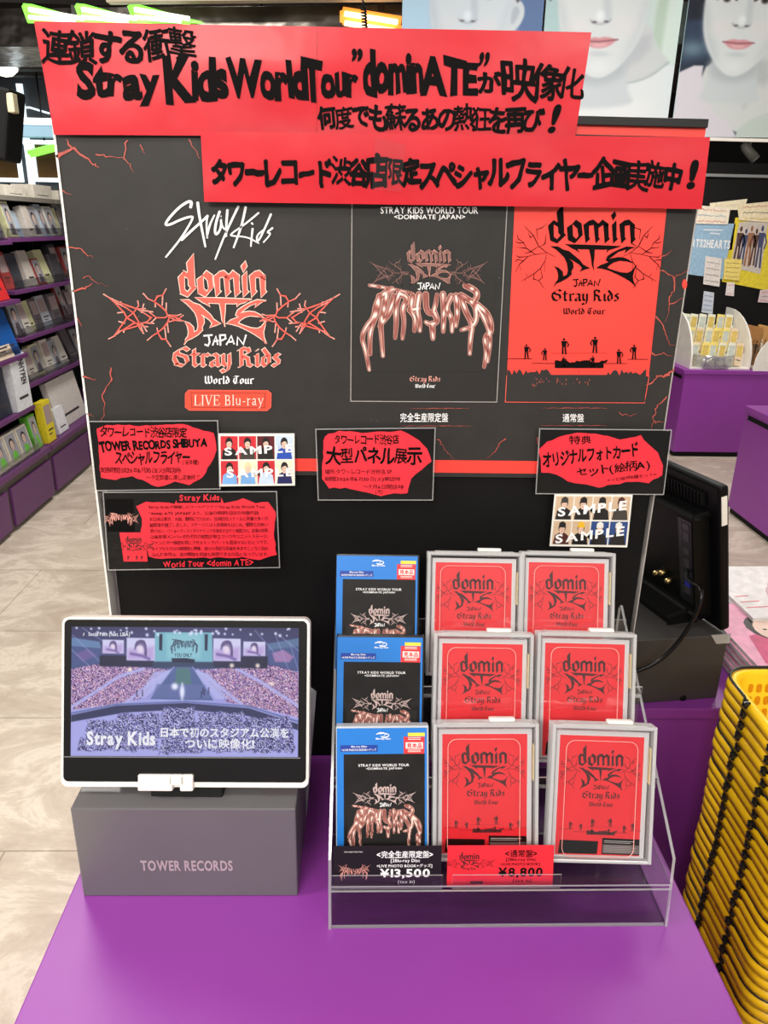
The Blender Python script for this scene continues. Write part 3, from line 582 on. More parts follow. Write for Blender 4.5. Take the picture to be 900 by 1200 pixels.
# serif wording on the plate
SERIF = {'L': (.85, [([(.15, 0), (.15, 1.4)], .17)], [((0, 1.4), (.36, 1.4)), ((0, 0), (.8, 0)), ((.78, 0), (.84, .38))]), 'I': (.4, [([(.2, 0), (.2, 1.4)], .17)], [((0, 1.4), (.4, 1.4)), ((0, 0), (.4, 0))]), 'V': (1.1, [([(.15, 1.4), (.55, 0)], .16), ([(.95, 1.4), (.55, 0)], .07)], [((-.02, 1.4), (.36, 1.4)), ((.78, 1.4), (1.1, 1.4))]),
 'E': (.85, [([(.15, 0), (.15, 1.4)], .17)], [((0, 1.4), (.78, 1.4)), ((0, 0), (.8, 0)), ((.2, .74), (.6, .74)), ((.78, 1.4), (.8, 1.1)), ((.8, 0), (.84, .35)), ((.6, .9), (.6, .58))]), 'B': (.9, [([(.17, 0), (.17, 1.4)], .17), ([(.3, 1.38), (.62, 1.3), (.66, 1.0), (.55, .76), (.3, .73)], .12), ([(.3, .73), (.68, .66), (.76, .36), (.66, .06), (.3, .02)], .13)], [((0, 1.4), (.4, 1.4)), ((0, 0), (.4, 0)), ((.2, .73), (.5, .73))]),
 'l': (.36, [([(.18, 0), (.18, 1.45)], .15)], [((.02, 0), (.34, 0)), ((.03, 1.4), (.18, 1.46))]), 'u': (.85, [([(.16, .95), (.16, .3), (.3, .06), (.55, .1), (.62, .25)], .12), ([(.65, .95), (.65, 0)], .15)], [((.0, .95), (.18, .95)), ((.5, .95), (.66, .95)), ((.65, .02), (.82, .04))]), '-': (.5, [([(.05, .5), (.42, .5)], .12)], []),
 'r': (.6, [([(.18, 0), (.18, .95)], .15), ([(.2, .65), (.4, .9), (.56, .85)], .11)], [((.02, 0), (.38, 0)), ((.03, .93), (.18, .96))]), 'a': (.75, [([(.12, .75), (.3, .95), (.5, .85), (.52, .1), (.68, .05)], .12), ([(.5, .55), (.15, .4), (.1, .18), (.25, .03), (.5, .2)], .11)], []), 'y': (.85, [([(.13, .95), (.42, .1)], .14), ([(.7, .95), (.42, .1), (.25, -.35), (.08, -.4)], .08)], [((0, .95), (.3, .95)), ((.56, .95), (.84, .95))])}
def serif(mb, fn, s, x, y, sc):
    for ch in s:
        if ch == ' ': x += .6 * sc; continue
        w, th, hl = SERIF[ch]
        for l, t in th: strip(mb, fn, [(x + a * sc, y - b * sc) for a, b in l], t * sc)
        for a, b in hl: strip(mb, fn, [(x + a[0] * sc, y - a[1] * sc), (x + b[0] * sc, y - b[1] * sc)], .075 * sc)
        x += (w + .12) * sc
    return x
m = MB(); serif(m, PP(3), 'LIVE Blu-ray', 228, 474.6, 9.3 / 1.12)
m.build('lettering', cream, po, True)
# the two edition prints
prA = MB(); shape(prA, PP(.5), [(412, 244), (594, 244), (582, 471), (411, 470)], 0); strip(prA, PP(1), [(412.5, 235), (411, 470), (582, 471), (594.5, 235)], .9, 1)
prA = prA.build('dark_edition_print', [mat('dark_print', (.021, .0195, .0185), .5, spec=.3, var=.1, scale=30), grey_ink], pan, True)
FA = lambda k: (lambda x, y: PP(k)(400 + x / 4.5, 270 + y / 4.5))
m = MB(); logo(m, FA(2), (345, 58, 578, 172), 1, 4, True, 2.6, 0, True); m.build('logo', [pink_ink, mat('rose_fill', rgb(128, 92, 84), .5)], prA, True)
def lin2s(c): return [255 * (12.92 * x if x < .0031308 else 1.055 * x ** (1 / 2.4) - .055) for x in c]
DRIP_M = pic_mat('drip_ink', 0, .5)
drip_pic(260, lin2s((.021, .0195, .0185))).build('dripping_lettering', FA(2), DRIP_M, prA, True)
for nm, fnc in [('title_lettering', lambda m: (text(m, 'STRAY KIDS WORLD TOUR', PP(2), (446, 242.5, 560, 250.5), bold=.012), text(m, '<DOMINATE JAPAN>', PP(2), (462, 251.5, 545, 258.5), bold=.012))), ('japan_lettering', lambda m: drawlines(m, FA(5), JAPAN, (400, 275, 520, 312), 5, 0, None, False)), ('subtitle_lettering', lambda m: draw(m, FA(2), NT_WT, (388, 808, 495, 830)))]:
    m = MB(); fnc(m); m.build(nm, white, prA, True)
m = MB(); text(m, '完全生産限定盤', PP(2), (469, 483.5, 525, 494.5), bold=.02); m.build('edition_lettering', white, pan, True)
m = MB(); text(m, '通常盤', PP(2), (659, 484.5, 684, 494.5), bold=.02); m.build('edition_lettering', white, pan, True)
m = MB(); draw(m, FA(2), NT_SK, (360, 766, 522, 806)); m.build('band_lettering', pink_ink, prA, True)
prB = MB(); shape(prB, PP(.5), [(603, 240), (781.5, 240), (760, 441), (594, 441)], 0); strip(prB, PP(1), [(593.6, 440), (592, 471), (755, 472), (760.5, 440)], .8, 1)
prB = prB.build('red_edition_print', [red_print, coral], pan, True)
FB = lambda k: (lambda x, y: PP(k)(590 + x / 4.5, 380 + y / 4.5))
m = MB(); logo(m, PP(2), (641.9, 239, 745, 286), 0, 1.0, True, bb=(603.5, 262, 651, 338), cx=1379, japan=(671, 327, 703, 335.6), sk=(645.7, 338.5, 725.5, 357.5), wt=(659, 360.5, 709, 368.5)); m.build('logo', ink, prB, True)
def figure(mb, fn, x, y0, h, mi=0, flip=1, wd=1.):
    """small standing silhouette, feet at y0"""
    w = h * .17 * wd
    dot(mb, fn, (x, y0 - h * .93), h * .075 * wd, mi, 8, h * .075); shape(mb, fn, [(x - w, y0 - h * .83), (x + w, y0 - h * .83), (x + w * .7, y0 - h * .48), (x - w * .7, y0 - h * .48)], mi)
    for s in (-1, 1): strip(mb, fn, [(x + s * w * .4, y0 - h * .5), (x + s * w * (.7 if s == flip else .5), y0)], h * .1 * wd, mi)
    strip(mb, fn, [(x + w * flip, y0 - h * .8), (x + w * 1.7 * flip, y0 - h * .6), (x + w * 1.2 * flip, y0 - h * .45)], h * .07 * wd, mi)
def stagescene(mb, fn, mi=0, cut=False):
    """drawing space 0..760 x 60..270"""
    for (x, y, h, f) in [(120, 180, 75, 1), (218, 190, 65, -1), (318, 158, 85, 1), (482, 150, 85, -1), (607, 205, 75, 1), (688, 182, 75, -1), (316, 226, 55, 1), (470, 226, 60, -1)]: figure(mb, fn, x, y, h, mi, f)
    strip(mb, fn, [(20, 180), (150, 182)], 3, mi); strip(mb, fn, [(150, 205), (270, 206)], 3, mi); strip(mb, fn, [(530, 206), (650, 206)], 3, mi); strip(mb, fn, [(655, 184), (760, 184)], 3, mi); strip(mb, fn, [(250, 152), (545, 152)], 1.2, mi); strip(mb, fn, [(395, 240), (395, 258)], 2, mi)
    rd = random.Random(4); top = [(270 + k * 13, 195 + rd.uniform(-8, 8)) for k in range(21)] + [(548, 185), (545, 198), (527, 205)]
    shape(mb, fn, top + [(527, 230), (270, 230)], mi)
m = MB(); stagescene(m, FB(2)); rd = random.Random(8)
top = [(20, 240)] + [(20 + k * 12, 255 + rd.uniform(-20, 14)) for k in range(1, 19)] + [(250, 266), (545, 266)] + [(550 + k * 12, 258 + rd.uniform(-22, 12)) for k in range(17)] + [(752, 238)]
shape(m, FB(1.5), top + [(745, 408), (12, 405)], 1); m.build('stage_silhouette', [ink, char], prB, True)
m = MB()
for k in range(30): dot(m, FB(2), (rd.uniform(150, 460), rd.uniform(285, 325)), rd.uniform(1, 3.5), 0, 6, rd.uniform(3, 9))
m.build('crowd_glint', mat('dull_red_ink', rgb(150, 70, 58), .5), prB, True)
# ------------------------------------------------------------------ red banners taped over the top
def quadlerp(Q, u, v):
    return tuple((Q[0][i] * (1 - u) + Q[1][i] * u) * (1 - v) + (Q[3][i] * (1 - u) + Q[2][i] * u) * v for i in (0, 1))
def sheet(name, mtl, parent, Q, y, th=.0008):
    P = [onY(px, py, y) for px, py in Q]
    return MB().prism(P, (0, th, 0)).build(name, mtl, parent, True)
def wave(px, py, y, amp): return onY(px, py, y) + Vector((0, noise.noise(Vector((px * .009, py * .013, y * 99))) * amp, 0))
def wavy_sheet(name, mtl, parent, Q, y, amp, seed, nu=40, nv=14):
    m = MB(); vs = []; fs = []
    for j in range(nv + 1):
        for i in range(nu + 1):
            u, v = i / nu, j / nv; vs.append(wave(*quadlerp(Q, u, v), y, amp))
    for j in range(nv):
        for i in range(nu): a = j * (nu + 1) + i; fs.append((a, a + 1, a + nu + 2, a + nu + 1))
    m.raw(vs, fs, 0, True); bk_ = [v + Vector((0, .0006, 0)) for v in vs]; m.raw(bk_, [f[::-1] for f in fs], 0, True)
    rim = list(range(nu + 1)) + [j * (nu + 1) + nu for j in range(1, nv + 1)] + [nv * (nu + 1) + i for i in range(nu - 1, -1, -1)] + [j * (nu + 1) for j in range(nv - 1, 0, -1)]
    for a, b in zip(rim, rim[1:] + rim[:1]): m.face([vs[a], vs[b], bk_[b], bk_[a]])
    return m.build(name, mtl, parent, True)
YB = 1.136
b1 = thing('handwritten_banner', 'upper long red banner with black brush writing above the artwork', 'banner', onY(360, 160, YB))
wavy_sheet('left_sheet', red_paper, b1, [(40, 25), (371.5, 31), (371, 159.5), (63.5, 158)], YB, .003, 1)
wavy_sheet('right_sheet', red_paper, b1, [(371.8, 31), (693, 38), (674, 162), (371.3, 159.5)], YB, .003, 2)
def PB(y): return lambda px, py: onY(px, py, y)
f1 = lambda px, py: wave(px, py, YB, .003) + Vector((0, -.0011, 0)); m = MB(); kw = dict(jit=.9, wob=.06, bold=.05, rough=.3)
text(m, '連鎖する衝撃', f1, [(47, 29), (229, 31), (232, 74), (49, 78)], seed=3, cjk=.93, **kw)
for i, (s, q) in enumerate([('Stray', [(89, 72), (186, 74), (190, 124), (91, 128)]), ('Kids', [(190, 64), (266, 66), (269, 120), (192, 124)]), ('World', [(264, 66), (360, 68), (364, 118), (268, 120)]), ('Tour', [(352, 66), (420, 74), (420, 116), (356, 122)]), ('domin', [(424, 56), (498, 62), (498, 112), (426, 116)]), ('ATE', [(492, 60), (562, 70), (560, 114), (492, 114)]), ('が', [(558, 82), (588, 84), (588, 110), (560, 110)]), ('映', [(586, 67), (629, 69), (630, 122), (586, 119)]), ('像', [(623, 73), (661, 75), (660, 119), (624, 118)]), ('化', [(655, 76), (685, 80), (684, 117), (654, 115)])]):
    text(m, s, f1, q, seed=i + 5, gap=.0, rough=.55 if i < 6 else .3, jit=.45 if i < 6 else .6, wob=.05, bold=.05 if i < 6 else .055)
text(m, '”', f1, (412, 57, 425, 73), bold=.04); text(m, '”', f1, (560, 61, 574, 79), bold=.03, shear=.3)
text(m, '何度でも蘇るあの熱狂を再び', f1, [(371, 117), (640, 123), (637, 158), (372, 153)], seed=22, cjk=.9, **kw); text(m, '!', f1, [(650, 122), (660, 122), (650, 156), (641, 156)], bold=.03)
m.build('lettering', ink, b1, True)
YB2 = 1.128
b2 = thing('handwritten_banner', 'lower shorter red banner with one line of black brush writing', 'banner', onY(530, 243, YB2))
wavy_sheet('paper', red_paper, b2, [(235, 154), (832, 161), (822, 245), (239.5, 236.5)], YB2, .003, 6, 60)
m = MB(); f2 = lambda px, py: wave(px, py, YB2, .003) + Vector((0, -.0009, 0))
text(m, 'タワーレコード渋谷店限定スペシャルフライヤー企画実施中', f2, [(246, 176), (802, 184), (798, 226), (248, 221)], seed=31, cjk=.86, jit=1., wob=.06, bold=.06, rough=.3); text(m, '!', f2, [(810, 187), (820, 187), (813, 222), (803, 222)], bold=.04)
m.build('lettering', ink, b2, True)
MB().prism([onY(px, py, YB2 - .0042) for px, py in [(440, 160), (475, 170), (470, 225), (436, 222)]], (0, .0002, 0)).build('clear_tape', wrap, b2, True)
# ------------------------------------------------------------------ handwritten cards
YC = 1.133
card_bk = mat('black_card_film', (.005, .005, .0055), .3, spec=.25, bump=.35, bscale=35, coat=.15)
def card(label, Q, blob, seed, y=YC):
    c = onY(*quadlerp(Q, .5, 1), y); t = thing('notice_card', label, 'card', c)
    sheet('backing', card_bk, t, Q, y, .0015)
    m = MB(); P = [(Q[0][0] - 1, Q[0][1] - 1), (Q[1][0] + 1, Q[1][1] - 1), (Q[2][0] + 1, Q[2][1] + 1), (Q[3][0] - 1, Q[3][1] + 1)]; strip(m, PB(y - .0006), P, 1.2, 0, True); m.build('clear_edge', clear_e, t, True)
    m = MB(); shape(m, PB(y - .0005), jag(blob, 6, .8, seed)); m.build('red_field', red_pop, t, True)
    return t, PB(y - .001)
kw = dict(jit=.7, wob=.05)
t, f = card('black card with red torn field at the far end of the stripe, six handwritten lines', [(105, 495), (254, 494), (257, 572), (113, 574)], [(114, 502), (126, 498), (170, 499), (215, 497), (232, 503), (250, 507), (254, 527), (247, 543), (238, 559), (222, 568), (205, 565), (185, 571), (172, 565), (155, 558), (135, 562), (118, 560), (116, 530)], 1)
m = MB()
text(m, 'タワーレコード渋谷店限定', f, (117, 499, 219, 513.5), bold=.03, seed=1, cjk=.9, **kw); text(m, 'TOWER RECORDS SHIBUYA', f, [(115, 516), (243, 513), (243, 525), (117, 531)], bold=.05, gap=.03, rough=.3, seed=2, **kw)
text(m, 'スペシャルフライヤー', f, (134.7, 528.5, 222.7, 545.5), bold=.035, seed=3, cjk=.9, **kw); text(m, '(全8種)', f, (214, 538.5, 233, 545.5), seed=4, **kw)
text(m, '実施期間:2026年6月30日(火)開店時', f, (117, 547, 212, 555.5), seed=5, cjk=.9, bold=.01, **kw); text(m, '〜予定数量に達し次第終了', f, (171, 556, 234, 563), seed=6, cjk=.9, bold=.01, **kw)
m.build('lettering', ink, t, True)
t, f = card('middle black card with red torn field crossing the red stripe above the disc rack', [(371, 504), (509, 502.5), (506, 585), (374, 585)], [(380, 511), (397, 505), (430, 507), (470, 505), (486, 512), (500, 525), (506, 540), (494, 550), (482, 560), (477, 578), (462, 578), (446, 582), (425, 576), (405, 572), (385, 572), (377, 562), (379, 530)], 2)
m = MB()
text(m, 'タワーレコード渋谷店', f, (392, 508.5, 467.5, 522), bold=.025, seed=7, cjk=.9, **kw); text(m, '大型パネル展示', f, (381, 523, 495, 545.5), bold=.035, seed=8, cjk=.9, **kw)
text(m, '場所:タワーレコード渋谷店 5F', f, (380.5, 549.5, 459, 556), seed=9, cjk=.9, bold=.01, **kw); text(m, '期間:2026年6月30日(火)開店時', f, (380.5, 558.5, 469, 565), seed=10, cjk=.9, bold=.01, **kw)
text(m, '〜7月6日閉店時', f, (425.8, 567.5, 473, 573.5), seed=11, bold=.01, **kw); text(m, '(月)', f, (440, 574, 448.5, 579.5), seed=12, **kw); m.build('lettering', ink, t, True)
C5 = lambda x, y: (620 + x / 5.294, 490 + y / 5.294)
t, f = card('black card with red torn field overhanging the edge of the panel above the hat portraits', [(633.5, 503.5), (786, 505), (776.5, 578.5), (629, 577.5)], [C5(*p) for p in [(60, 195), (110, 150), (220, 105), (330, 88), (450, 105), (560, 130), (690, 108), (740, 165), (800, 215), (830, 290), (825, 350), (740, 400), (640, 395), (520, 410), (425, 435), (330, 405), (240, 395), (170, 350), (80, 335), (70, 260)]], 3)
m = MB()
text(m, '特典', f, [C5(*p) for p in [(245, 108), (385, 100), (385, 160), (250, 165)]], bold=.03, seed=13, **kw); text(m, 'オリジナルフォトカード', f, [C5(*p) for p in [(78, 212), (675, 145), (675, 240), (88, 312)]], bold=.035, seed=14, cjk=.9, **kw)
text(m, 'セット(絵柄A)', f, [C5(*p) for p in [(292, 300), (750, 248), (752, 325), (300, 375)]], bold=.025, seed=15, cjk=.9, **kw); text(m, '<ソロ絵柄8種セット>', f, [C5(*p) for p in [(485, 375), (790, 335), (790, 360), (487, 398)]], seed=16, bold=.01, **kw); m.build('lettering', ink, t, True)
t, f = card('wide black card covered in small handwriting on red, lowest on the panel', [(121.7, 578), (323, 577), (326.7, 664), (128, 667)], [(160, 594), (172, 588), (205, 590), (208, 582), (258, 581), (262, 590), (285, 584), (300, 590), (315, 588), (323, 600), (321, 625), (324, 650), (305, 656), (285, 653), (240, 654), (190, 655), (175, 652), (170, 640), (165, 622), (167, 608)], 4)
m = MB()
LN = ['Stray Kidsが開催したワールドツアー“Stray Kids World Tour', '“domin ATE JAPAN”より、公演の模様を収めた映像作品!', '本公演は東京、大阪、静岡にて行われ、圧倒的なスケールと熱量で多くの', '観客席を魅了しました。ステージには人気楽曲をはじめ、観客との熱い', '掛け合い、パフォーマンスとダイナミックな演出が次々と展開され、会場の熱気', 'は最高潮!メンバーそれぞれの個性が際立つソロやユニットステージ、', 'ファンとの一体感を感じさせるトークパートも見逃せないひとつです。', 'ライブならではの臨場感と興奮、彼らの多彩な音楽をあますことなく詰め', '込んだ本作は、あの瞬間を何度も体感できる作品となっています。']
for i, s in enumerate(LN): y = 592 + i * 6.9; text(m, s, f, [(174 + i * .5, y), (314 if i > 1 else 311 - i * 8, y - .6), (314.5 if i > 1 else 311 - i * 8, y + 4.8), (174 + i * .5, y + 5.4)], seed=40 + i, cjk=.9, bold=.012, **kw)
m.build('lettering', ink, t, True)
m = MB(); shape(m, PB(YC - .0007), [(207, 578.5), (259, 578), (259, 589), (207, 589.5)], 1); text(m, 'Stray Kids', f, (210, 579, 257, 588.5), bold=.02, seed=51, **kw); m.build('heading', [red_pop, card_bk], t, True); m = MB(); text(m, 'World Tour <domin ATE>', f, [(191, 657.5), (297, 654.5), (297, 663), (191, 666)], bold=.02, seed=52, **kw); m.build('red_lettering', [red_pop, card_bk], t, True)
m = MB(); fi = PB(YC - .0012); shape(m, PB(YC - .0006), [(123, 585), (156, 585), (158, 623), (126, 623)], 0); shape(m, PB(YC - .0006), [(140, 624), (170, 624), (173, 658), (145, 658)], 1)
drawlines(m, fi, DRIP, (127, 601, 155, 617), 1.1, 2, DB); drawlines(m, fi, BRANCH, (134, 592, 150, 603), .4, 2, LB)
logo(m, fi, (147, 627, 166, 636), 3, .4, True, sk=(150, 643, 163, 646)); figure(m, fi, 150, 656, 5, 3); figure(m, fi, 160, 656, 5, 3); figure(m, fi, 166, 656, 5, 3)
m.build('cover_picture', [ink, red_pop, pink_ink, ink_r], t, True)
# ------------------------------------------------------------------ portrait sample sheets
def portrait(mb, fn, x0, y0, x1, y1, bg, top, hair, skin, hat=None, lean=0., seed=0):
    """mi indices: bg, garment, hair, skin; head and shoulders in a frame"""
    w, h = x1 - x0, y1 - y0; g = lambda u, v: fn(x0 + u * w, y0 + v * h)
    shape(mb, lambda u, v: g(u, v), [(0, 0), (1, 0), (1, 1), (0, 1)], bg)
    c = .5 + lean; e = lambda k, z: (lambda u, v: g(u, v) + Vector((0, -.00008 * k, 0)))
    shape(mb, e(1, 0), [(c - .15, .5), (c + .15, .5), (min(.98, c + .38), .62), (min(1, c + .45), 1), (max(0, c - .45), 1), (max(.02, c - .38), .62)], top)
    shape(mb, e(2, 0), [(c - .09, .42), (c + .09, .42), (c + .09, .55), (c - .09, .55)], skin)
    dot(mb, e(3, 0), (c, .28), .21, hair, 12, .23); dot(mb, e(4, 0), (c, .34), .155, skin, 12, .19)
    shape(mb, e(5, 0), [(c - .16, .3), (c - .15, .17), (c, .1), (c + .15, .17), (c + .16, .3), (c + .06, .22), (c - .05, .24)], hair)
    for s in (-1, 1): dot(mb, e(6, 0), (c + s * .065, .34), .025, hair, 6, .016)
    strip(mb, e(6, 0), [(c - .04, .45), (c + .05, .45)], .02, hair)
    if hat is not None: shape(mb, e(7, 0), [(c - .2, .27), (c - .18, .08), (c, .0), (c + .18, .08), (c + .2, .27)], hat)
    # the arm across
    strip(mb, e(5.5, 0), [(c - .33, .7), (c - .05, .62 + .1 * (seed % 3 - 1)), (c + .12, .55)], .1, top)
def sheet_of_portraits(label, Q, cells, words, mats, y=YC):
    c = onY(*quadlerp(Q, .5, 1), y); t = thing('photo_sheet', label, 'photo print', c); sheet('paper', white_pl, t, Q, y, .0008)
    m = MB()
    for i, (ci, k) in enumerate(cells):
        r, cc = divmod(i, 4); u0, u1 = .025 + cc * .242, .025 + cc * .242 + .226; v0, v1 = (.05, .49) if r == 0 else (.52, .96)
        fnq = lambda u, v: onY(*quadlerp(Q, u, v), y - .0004)
        portrait(m, fnq, u0, v0, u1, v1, *ci, seed=k)
    m.build('portrait_print', mats, t, True)
    m = MB(); fw = lambda u, v: onY(*quadlerp(Q, u, v), y - .0014)
    for wq in words: text(m, 'SAMPLE', fw, wq, bold=.03, gap=.16)
    m.build('sample_lettering', white, t, True)
pm = [pal(24, 22, 24), pal(200, 40, 52), pal(196, 214, 236), pal(240, 226, 200), pal(36, 74, 170), pal(120, 170, 226), pal(26, 30, 86), pal(226, 190, 170), pal(80, 40, 36), pal(226, 206, 160), pal(90, 20, 30), pal(206, 178, 148), pal(224, 176, 40), pal(60, 56, 52), pal(40, 70, 130), pal(225, 222, 216)]
sheet_of_portraits('small white photo sheet of eight bright stage portraits beside the torn red card', [(256, 508), (345, 508), (345.7, 569), (257, 570)],
  [((1, 0, 0, 7), 1), ((1, 13, 0, 7), 2), ((10, 0, 0, 7), 0), ((2, 4, 0, 7), 1), ((1, 5, 0, 7), 2), ((3, 5, 9, 7), 1), ((1, 2, 0, 7), 0), ((3, 6, 0, 7), 2)], [[(.07, .27), (.98, .2), (.98, .36), (.08, .42)], [(.1, .68), (.98, .66), (.98, .82), (.1, .84)]], pm)
sheet_of_portraits('photo sheet of eight portraits in hats stuck above the clear disc cases', [(650, 578.5), (741.5, 579), (735, 641.5), (644, 640)],
  [((11, 0, 0, 7, 13), 1), ((11, 0, 0, 7, 0), 2), ((11, 0, 0, 7, 0), 0), ((11, 13, 0, 7, 8), 1), ((11, 8, 0, 7, 0), 2), ((11, 0, 0, 7, 12), 1), ((14, 0, 0, 7, 15), 0), ((14, 0, 0, 7, 15), 2)], [[(.06, .26), (.94, .12), (.94, .3), (.07, .44)], [(.06, .78), (.94, .6), (.94, .78), (.07, .95)]], pm)
# ------------------------------------------------------------------ screen on its grey box
bx = thing('display_box', 'grey metallic riser box with shop lettering under the lit screen', 'box', (-.235, .98, .70), (0, 0, R(-.4)))
m = MB().box((-.152, -.138, 0), (.152, .1, .155), bev=.002); m.build('body', gray_box, bx)
fb = lambda x, y: Vector((x, -.1386, y))
m = MB(); text(m, 'TOWER RECORDS', fb, (-.066, .066, .062, .047), bold=.035, gap=.07); m.build('lettering', mat('pale_mauve_ink', rgb(178, 160, 166), .5), bx)
tv = thing('portable_screen', 'small white framed screen playing a concert on the grey riser box', 'screen', (-.2367, .862, .8745), (R(-20.3), R(-.5), R(-1.2)))
def rrect(x0, z0, x1, z1, r, n=5):
    P = []
    for cx, cz, a0 in ((x1 - r, z1 - r, 0), (x0 + r, z1 - r, 90), (x0 + r, z0 + r, 180), (x1 - r, z0 + r, 270)):
        for k in range(n + 1): a = R(a0 + 90 * k / n); P.append((cx + r * math.cos(a), cz + r * math.sin(a)))
    return P
w, h = .3385, .2320
MB().prism([(x, 0, z) for x, z in rrect(-w / 2, 0, w / 2, h, .009)], (0, .022, 0)).build('shell', white_pl, tv)
MB().prism([(x, -.0012, z) for x, z in rrect(-w / 2 + .0035, .0075, w / 2 - .0035, h - .003, .007)], (0, .0012, 0)).build('bezel', mat('bezel_black', (.006, .006, .0065), .3, spec=.3), tv)
sx0, sx1, sz0, sz1 = -w / 2 + .0135, w / 2 - .0145, .0425, .2195
def SF(k): return lambda x, y: Vector((sx0 + (x - 42) / 791 * (sx1 - sx0), -.0016 - .00006 * k, sz1 - (y - 40) / 450 * (sz1 - sz0)))
def screen_mat(name, col, s=1., cell=None, cols=None):
    m = bpy.data.materials.new(name); m.use_nodes = True; nt = m.node_tree; b = nt.nodes['Principled BSDF']; b.inputs['Base Color'].default_value = (.01, .01, .01, 1); b.inputs['Roughness'].default_value = .25
    b.inputs['Emission Strength'].default_value = s; tc = nt.nodes.new('ShaderNodeTexCoord')
    if cell:
        v = nt.nodes.new('ShaderNodeTexVoronoi'); v.inputs['Scale'].default_value = cell; nt.links.new(tc.outputs['Object'], v.inputs['Vector'])
        rp = nt.nodes.new('ShaderNodeValToRGB'); rp.color_ramp.interpolation = 'CONSTANT'
        while len(rp.color_ramp.elements) < len(cols): rp.color_ramp.elements.new(.5)
        for i, c in enumerate(cols): rp.color_ramp.elements[i].position = i / len(cols); rp.color_ramp.elements[i].color = (*rgb(*c), 1)
        sp = nt.nodes.new('ShaderNodeSeparateColor'); nt.links.new(v.outputs['Color'], sp.inputs[0]); nt.links.new(sp.outputs[0], rp.inputs[0]); nt.links.new(rp.outputs[0], b.inputs['Emission Color'])
    else:
        nz = nt.nodes.new('ShaderNodeTexNoise'); nz.inputs['Scale'].default_value = 60; nt.links.new(tc.outputs['Object'], nz.inputs[0])
        rp = nt.nodes.new('ShaderNodeValToRGB'); c = rgb(*col); rp.color_ramp.elements[0].color = (*[x * .8 for x in c], 1); rp.color_ramp.elements[1].color = (*[min(1, x * 1.2) for x in c], 1)
        nt.links.new(nz.outputs[0], rp.inputs[0]); nt.links.new(rp.outputs[0], b.inputs['Emission Color'])
    return m
S_ = {9: screen_mat('screen_white', (232, 232, 248))}
pc = Pic(42, 40, 833, 490, 330, 188, (140, 140, 210))
t_ = np.clip((pc.Y - 40) / 150, 0, 1)[..., None]; pc.c[:] = np.where(pc.Y[..., None] < 190, np.array((52, 52, 92)) * (1 - t_) + np.array((74, 78, 130)) * t_, np.array((150, 148, 214)))
pc.poly([(42, 300), (440, 290), (833, 330), (833, 490), (42, 490)], (164, 164, 226), 20)
for P, c in [([(42, 108), (145, 118), (150, 165), (42, 185)], (70, 84, 132)), ([(720, 118), (833, 100), (833, 185), (730, 165)], (70, 84, 132)), ([(42, 78), (140, 92), (145, 116), (42, 108)], (96, 126, 168)), ([(725, 95), (833, 75), (833, 103), (725, 118)], (86, 112, 150))]: pc.poly(P, c, 6)
pc.poly([(740, 128), (780, 116), (815, 140), (800, 160), (750, 158)], (176, 126, 176), 8, .8); pc.poly([(55, 135), (100, 118), (130, 140), (80, 162)], (112, 92, 150), 8, .8)
for x0, y0, x1, y1 in ((45, 70, 140, 160), (80, 45, 190, 115), (750, 60, 800, 190), (680, 50, 770, 150), (800, 90, 833, 190), (42, 120, 120, 190), (770, 70, 833, 120)): pc.line([(x0, y0), (x1, y1)], 3, (150, 156, 210), 4, .6)
far = [(66, 48, 92), (206, 164, 204), (124, 98, 176), (238, 214, 228), (92, 66, 128), (160, 122, 176), (44, 36, 78), (214, 150, 170)]
near = [(28, 28, 64), (186, 186, 238), (44, 42, 92), (66, 56, 112), (206, 206, 248), (26, 24, 54), (124, 116, 200)]
pc.crowd([(42, 188), (120, 172), (330, 182), (385, 190), (330, 235), (285, 290), (175, 312), (42, 330)], far, 1); pc.crowd([(480, 190), (560, 182), (740, 170), (833, 195), (833, 352), (700, 320), (585, 300), (530, 240)], far, 2)
for l in ([(42, 322), (210, 212), (290, 186)], [(230, 305), (350, 212), (395, 188)], [(833, 312), (690, 222), (620, 186)], [(640, 312), (520, 215), (480, 190)]): pc.line(l, 11, (176, 176, 232), 6, .9)
pc.poly([(330, 195), (395, 190), (390, 210), (300, 285), (270, 290)], (176, 178, 230), 8, .8); pc.poly([(470, 190), (520, 200), (590, 290), (545, 290)], (176, 178, 230), 8, .8)
pc.poly([(140, 140), (725, 140), (725, 182), (140, 178)], (30, 32, 58), 6)
pc.poly([(332, 58), (530, 58), (534, 172), (328, 172)], (112, 176, 190), 3); pc.poly([(370, 62), (495, 62), (490, 150), (375, 150)], (140, 200, 206), 18, .7)
for x in (346, 504): pc.poly([(x, 64), (x + 12, 64), (x + 11, 122), (x + 1, 120)], (26, 34, 58), 2)
pc.poly([(328, 160), (535, 160), (540, 182), (322, 182)], (40, 56, 84), 5)
